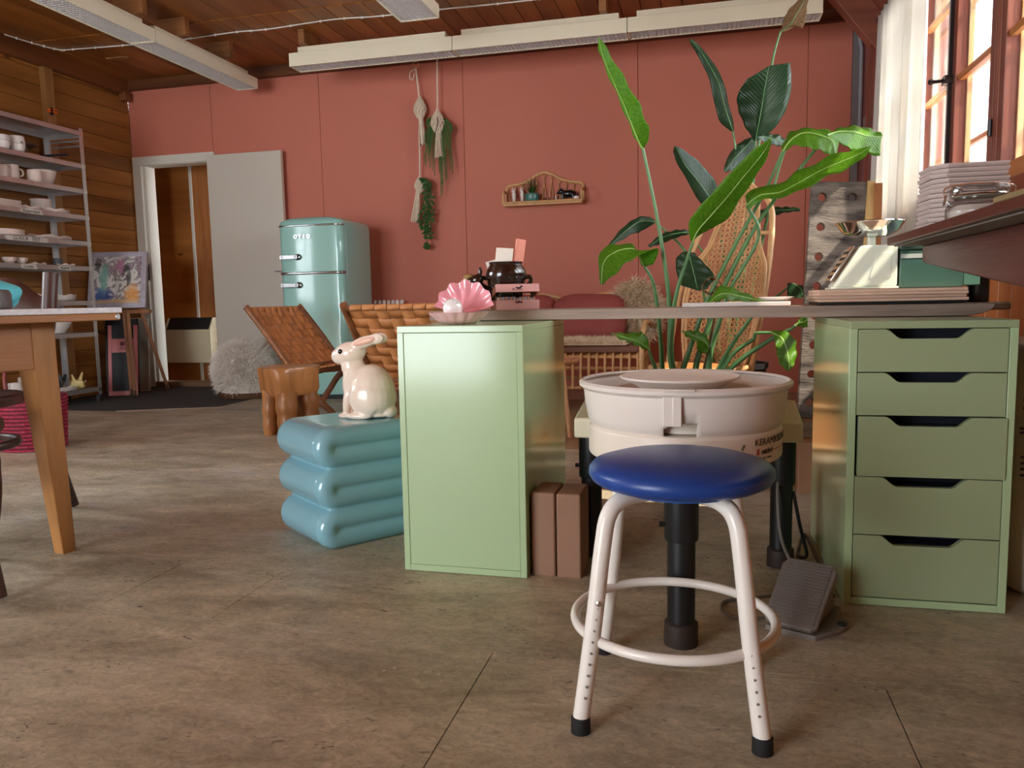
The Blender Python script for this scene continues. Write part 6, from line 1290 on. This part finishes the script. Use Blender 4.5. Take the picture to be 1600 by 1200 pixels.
BACK=[
('shade',[[[0.311,4.6,1.995],[0.198,4.603,1.936],[0.42,4.603,2.003]],[[0.291,4.637,1.873],[0.152,4.673,1.874],[0.434,4.673,1.892]],[[0.275,4.675,1.758],[0.159,4.725,1.803],[0.41,4.725,1.781]],[[0.261,4.712,1.678],[0.199,4.748,1.712],[0.351,4.748,1.691]],[[0.255,4.75,1.629],[0.246,4.753,1.635],[0.264,4.753,1.634]]],[[0.255,4.75,1.629],[0.244,4.767,1.352],[0.21,4.783,0.993],[0.162,4.8,0.548],[0.157,4.825,0.35]]),
('shade',[[[-0.102,4.6,2.173],[-0.113,4.6,2.178],[-0.092,4.603,2.173]],[[-0.031,4.63,2.085],[-0.081,4.63,2.121],[0.004,4.659,2.078]],[[0.046,4.66,1.949],[-0.008,4.66,1.985],[0.076,4.708,1.958]],[[0.082,4.69,1.826],[0.028,4.69,1.841],[0.108,4.738,1.835]],[[0.113,4.72,1.741],[0.061,4.72,1.742],[0.131,4.749,1.756]],[[0.133,4.75,1.691],[0.125,4.75,1.694],[0.138,4.753,1.694]]],[[0.133,4.75,1.691],[0.154,4.762,1.517],[0.153,4.775,1.286],[0.143,4.788,0.921],[0.126,4.8,0.511],[0.136,4.825,0.35]]),
('shade',[[[-0.177,4.5,1.587],[-0.186,4.5,1.582],[-0.168,4.502,1.585]],[[-0.131,4.55,1.496],[-0.185,4.55,1.535],[-0.081,4.571,1.532]],[[-0.058,4.6,1.407],[-0.109,4.6,1.397],[-0.005,4.63,1.46]],[[-0.004,4.65,1.333],[-0.048,4.65,1.296],[0.047,4.671,1.385]],[[0.039,4.7,1.254],[0.026,4.7,1.255],[0.048,4.702,1.263]]],[[0.039,4.7,1.254],[0.076,4.733,1.067],[0.108,4.767,0.774],[0.119,4.8,0.473],[0.131,4.825,0.35]]),
('shade',[[[0.085,4.7,1.465],[0.08,4.7,1.478],[0.096,4.702,1.46]],[[0.147,4.733,1.547],[0.108,4.733,1.556],[0.206,4.759,1.502]],[[0.205,4.767,1.608],[0.16,4.767,1.624],[0.259,4.793,1.55]],[[0.241,4.8,1.657],[0.225,4.8,1.663],[0.258,4.802,1.637]]],[[0.241,4.8,1.657],[0.232,4.817,1.359],[0.194,4.833,0.996],[0.163,4.85,0.546],[0.158,4.85,0.35]]),
('shade',[[[-0.54,4.5,1.064],[-0.547,4.502,1.071],[-0.531,4.502,1.06]],[[-0.454,4.567,1.149],[-0.463,4.593,1.18],[-0.423,4.593,1.128]],[[-0.38,4.633,1.2],[-0.375,4.659,1.233],[-0.389,4.659,1.143]],[[-0.304,4.7,1.203],[-0.304,4.702,1.217],[-0.308,4.702,1.19]]],[[-0.304,4.7,1.203],[-0.206,4.725,1.114],[-0.126,4.75,1.02],[-0.023,4.775,0.814],[0.045,4.8,0.473],[0.087,4.825,0.35]]),
('shade',[[[-0.327,4.55,1.051],[-0.334,4.552,1.056],[-0.317,4.552,1.047]],[[-0.258,4.6,1.1],[-0.263,4.626,1.122],[-0.25,4.626,1.075]],[[-0.175,4.65,1.127],[-0.176,4.676,1.149],[-0.163,4.676,1.109]],[[-0.108,4.7,1.132],[-0.111,4.702,1.146],[-0.105,4.702,1.124]]],[[-0.108,4.7,1.132],[-0.053,4.725,1.053],[-0.006,4.75,0.961],[0.043,4.775,0.7],[0.068,4.8,0.435],[0.101,4.825,0.35]]),
('mid',[[[-0.048,4.0,0.793],[-0.127,4.002,0.818],[-0.003,4.0,0.804]],[[-0.065,4.033,0.863],[-0.152,4.059,0.878],[0.031,4.033,0.861]],[[-0.083,4.067,0.934],[-0.156,4.093,0.961],[-0.021,4.067,0.932]],[[-0.096,4.1,0.983],[-0.108,4.102,0.995],[-0.073,4.1,0.988]]],[[-0.096,4.1,0.983],[-0.036,4.167,0.841],[0.014,4.233,0.575],[0.032,4.3,0.367],[0.079,4.575,0.35]]),
('withered',[[[0.501,4.6,2.357],[0.49,4.602,2.358],[0.516,4.6,2.353]],[[0.478,4.62,2.303],[0.448,4.638,2.323],[0.501,4.62,2.29]],[[0.449,4.64,2.259],[0.407,4.669,2.289],[0.5,4.64,2.249]],[[0.431,4.66,2.23],[0.392,4.689,2.254],[0.484,4.66,2.193]],[[0.406,4.68,2.212],[0.383,4.698,2.222],[0.46,4.68,2.209]],[[0.376,4.7,2.197],[0.371,4.702,2.201],[0.387,4.7,2.194]]],[[0.376,4.7,2.197],[0.338,4.725,2.054],[0.287,4.75,1.701],[0.224,4.775,1.282],[0.16,4.8,0.698],[0.156,4.825,0.35]]),
('shade',[[[0.484,4.6,1.228],[0.475,4.601,1.236],[0.485,4.6,1.216]],[[0.42,4.633,1.23],[0.416,4.651,1.248],[0.421,4.633,1.215]],[[0.341,4.667,1.231],[0.342,4.684,1.252],[0.335,4.667,1.201]],[[0.259,4.7,1.214],[0.261,4.701,1.239],[0.262,4.7,1.195]]],[[0.259,4.7,1.214],[0.207,4.733,1.063],[0.176,4.767,0.772],[0.155,4.8,0.473],[0.153,4.825,0.35]]),
('shade',[[[0.474,4.3,0.746],[0.398,4.301,0.741],[0.479,4.3,0.757]],[[0.47,4.35,0.792],[0.404,4.37,0.782],[0.481,4.35,0.803]],[[0.439,4.4,0.822],[0.406,4.401,0.827],[0.482,4.4,0.81]]],[[0.439,4.4,0.822],[0.364,4.467,0.761],[0.303,4.533,0.699],[0.226,4.6,0.412],[0.196,4.725,0.35]]),
('shade',[[[0.239,4.3,1.57],[0.234,4.301,1.575],[0.243,4.3,1.56]],[[0.289,4.333,1.572],[0.284,4.351,1.59],[0.298,4.333,1.538]],[[0.346,4.367,1.558],[0.353,4.384,1.587],[0.352,4.367,1.529]],[[0.394,4.4,1.538],[0.396,4.401,1.546],[0.398,4.4,1.53]]],[[0.394,4.4,1.538],[0.354,4.467,1.409],[0.282,4.533,1.047],[0.206,4.6,0.629],[0.184,4.725,0.35]])]
def grow(root, data, pot_top, young, old):
    for kind, st, stem in data:
        lm = {'withered': M_dry}.get(kind, young if old is None else old)
        if kind == 'dark' : lm = young
        Mi = curve([s_[0] for s_ in st], 26); Le = curve([s_[1] for s_ in st], 26); Ri = curve([s_[2] for s_ in st], 26); V = []; UV = []; W_ = 10; n = len(Mi)
        for i in range(n):
            ln_ = (Le[i]-Mi[i]).length; rn_ = (Ri[i]-Mi[i]).length; nrm = ((Le[i]-Mi[i]).cross(Mi[min(i+1, n-1)]-Mi[max(i-1, 0)])); nrm = nrm.normalized() if nrm.length > 1e-7 else Vector((0, -1, 0))
            for j in range(W_+1):
                u_ = j/W_*2-1; e = Le[i] if u_ < 0 else Ri[i]; a = abs(u_); p = Mi[i].lerp(e, a)
                wl_ = ln_ if u_ < 0 else rn_
                p = p+nrm*(.16*wl_*a*(1-a)*(1 if u_ < 0 else -1)*(1 if nrm.y < 0 else -1)+.004*a*math.sin(i*1.15+u_*2))
                V.append(tuple(p)); UV.append((j/W_, i/(n-1)))
        F = [(i*(W_+1)+j, i*(W_+1)+j+1, (i+1)*(W_+1)+j+1, (i+1)*(W_+1)+j) for i in range(n-1) for j in range(W_)]
        o = MB().add(V, F).build('leaf', lm, root, smooth=70, world=True, solid=.0012); me = o.data; ul = me.uv_layers.new(name='UVMap')
        for lp in me.loops: ul.data[lp.index].uv = UV[lp.vertex_index]
        MB().tube([tuple(p) for p in Mi], [.0012+.0026*k/(n-1) for k in range(n)], 6).build('midrib', M_rib if lm is M_leaf1 else M_stem, o, smooth=60, world=True)
        S = curve(stem, 28); r1 = .0055 if len(stem) > 4 else .0045
        MB().tube([tuple(p) for p in S], [r1+(.0085)*(k/28)**1.4 for k in range(29)], 8).build('leaf_stalk', M_stem, root, smooth=60, world=True)
def potted(name, label, c, r_, h_):
    t = thing(name, label, 'potted plant', (c[0], c[1], c[2]))
    MB().lathe([(r_*.75, 0), (r_*.8, .005), (r_, h_-.03), (r_*1.05, h_-.03), (r_*1.06, h_), (r_*.98, h_), (r_*.93, h_-.035), (.01, h_-.04)], 36).build('pot', M_pot, t)
    MB().lathe([(.01, h_-.038), (r_*.92, h_-.036), (r_*.9, h_-.03), (.3*r_, h_-.022), (.01, h_-.02)], 30, fn=lambda a, i: 1+.03*math.sin(a*7+i)).build('soil', M_soil, t)
    return t
t = potted('bird_of_paradise_plant', 'large potted plant with paddle-shaped leaves lit green by the window behind the wheel', (-.04, 3.22, .0005), .17, .34); grow(t, FRONT, .33, M_leaf1, None)
t = potted('bird_of_paradise_plant', 'tall dark plant with torn drooping leaves in the far corner behind the peacock chair', (.15, 4.85, .0095), .19, .36); grow(t, BACK, .35, M_leaf1, M_leaf2)
# dead curled leaf hanging at the foot of the stalks
rows = []
for i in range(19):
    a = i/18*1.7*PI; r_ = .035-.010*i/18; c_ = Vector((.01, 3.02, .80)); w_ = .03*math.sin(PI*(i+1)/20)+.006
    rows.append([tuple(c_+Vector((r_*math.cos(a)+.004*math.sin(i), -w_+2*w_*j/4, r_*math.sin(a)+.006*math.sin(i*1.7+j)))) for j in range(5)])
p_ = [o for o in bpy.data.objects if o.name == 'bird_of_paradise_plant'][0]
MB().sheet(rows).build('dry_curled_leaf', M_dry, p_, smooth=70, world=True, solid=.001); q = [o for o in bpy.data.objects if o.name.startswith('dry_curled_leaf')][0]
if not q.data.uv_layers: q.data.uv_layers.new(name='UVMap')
MB().tube(curve([(.03, 3.02, .80), (.02, 3.08, .66), (-.02, 3.16, .45), (-.03, 3.2, .32)], 16), .005, 7).build('dry_stalk', M_dry, p_, smooth=60, world=True)
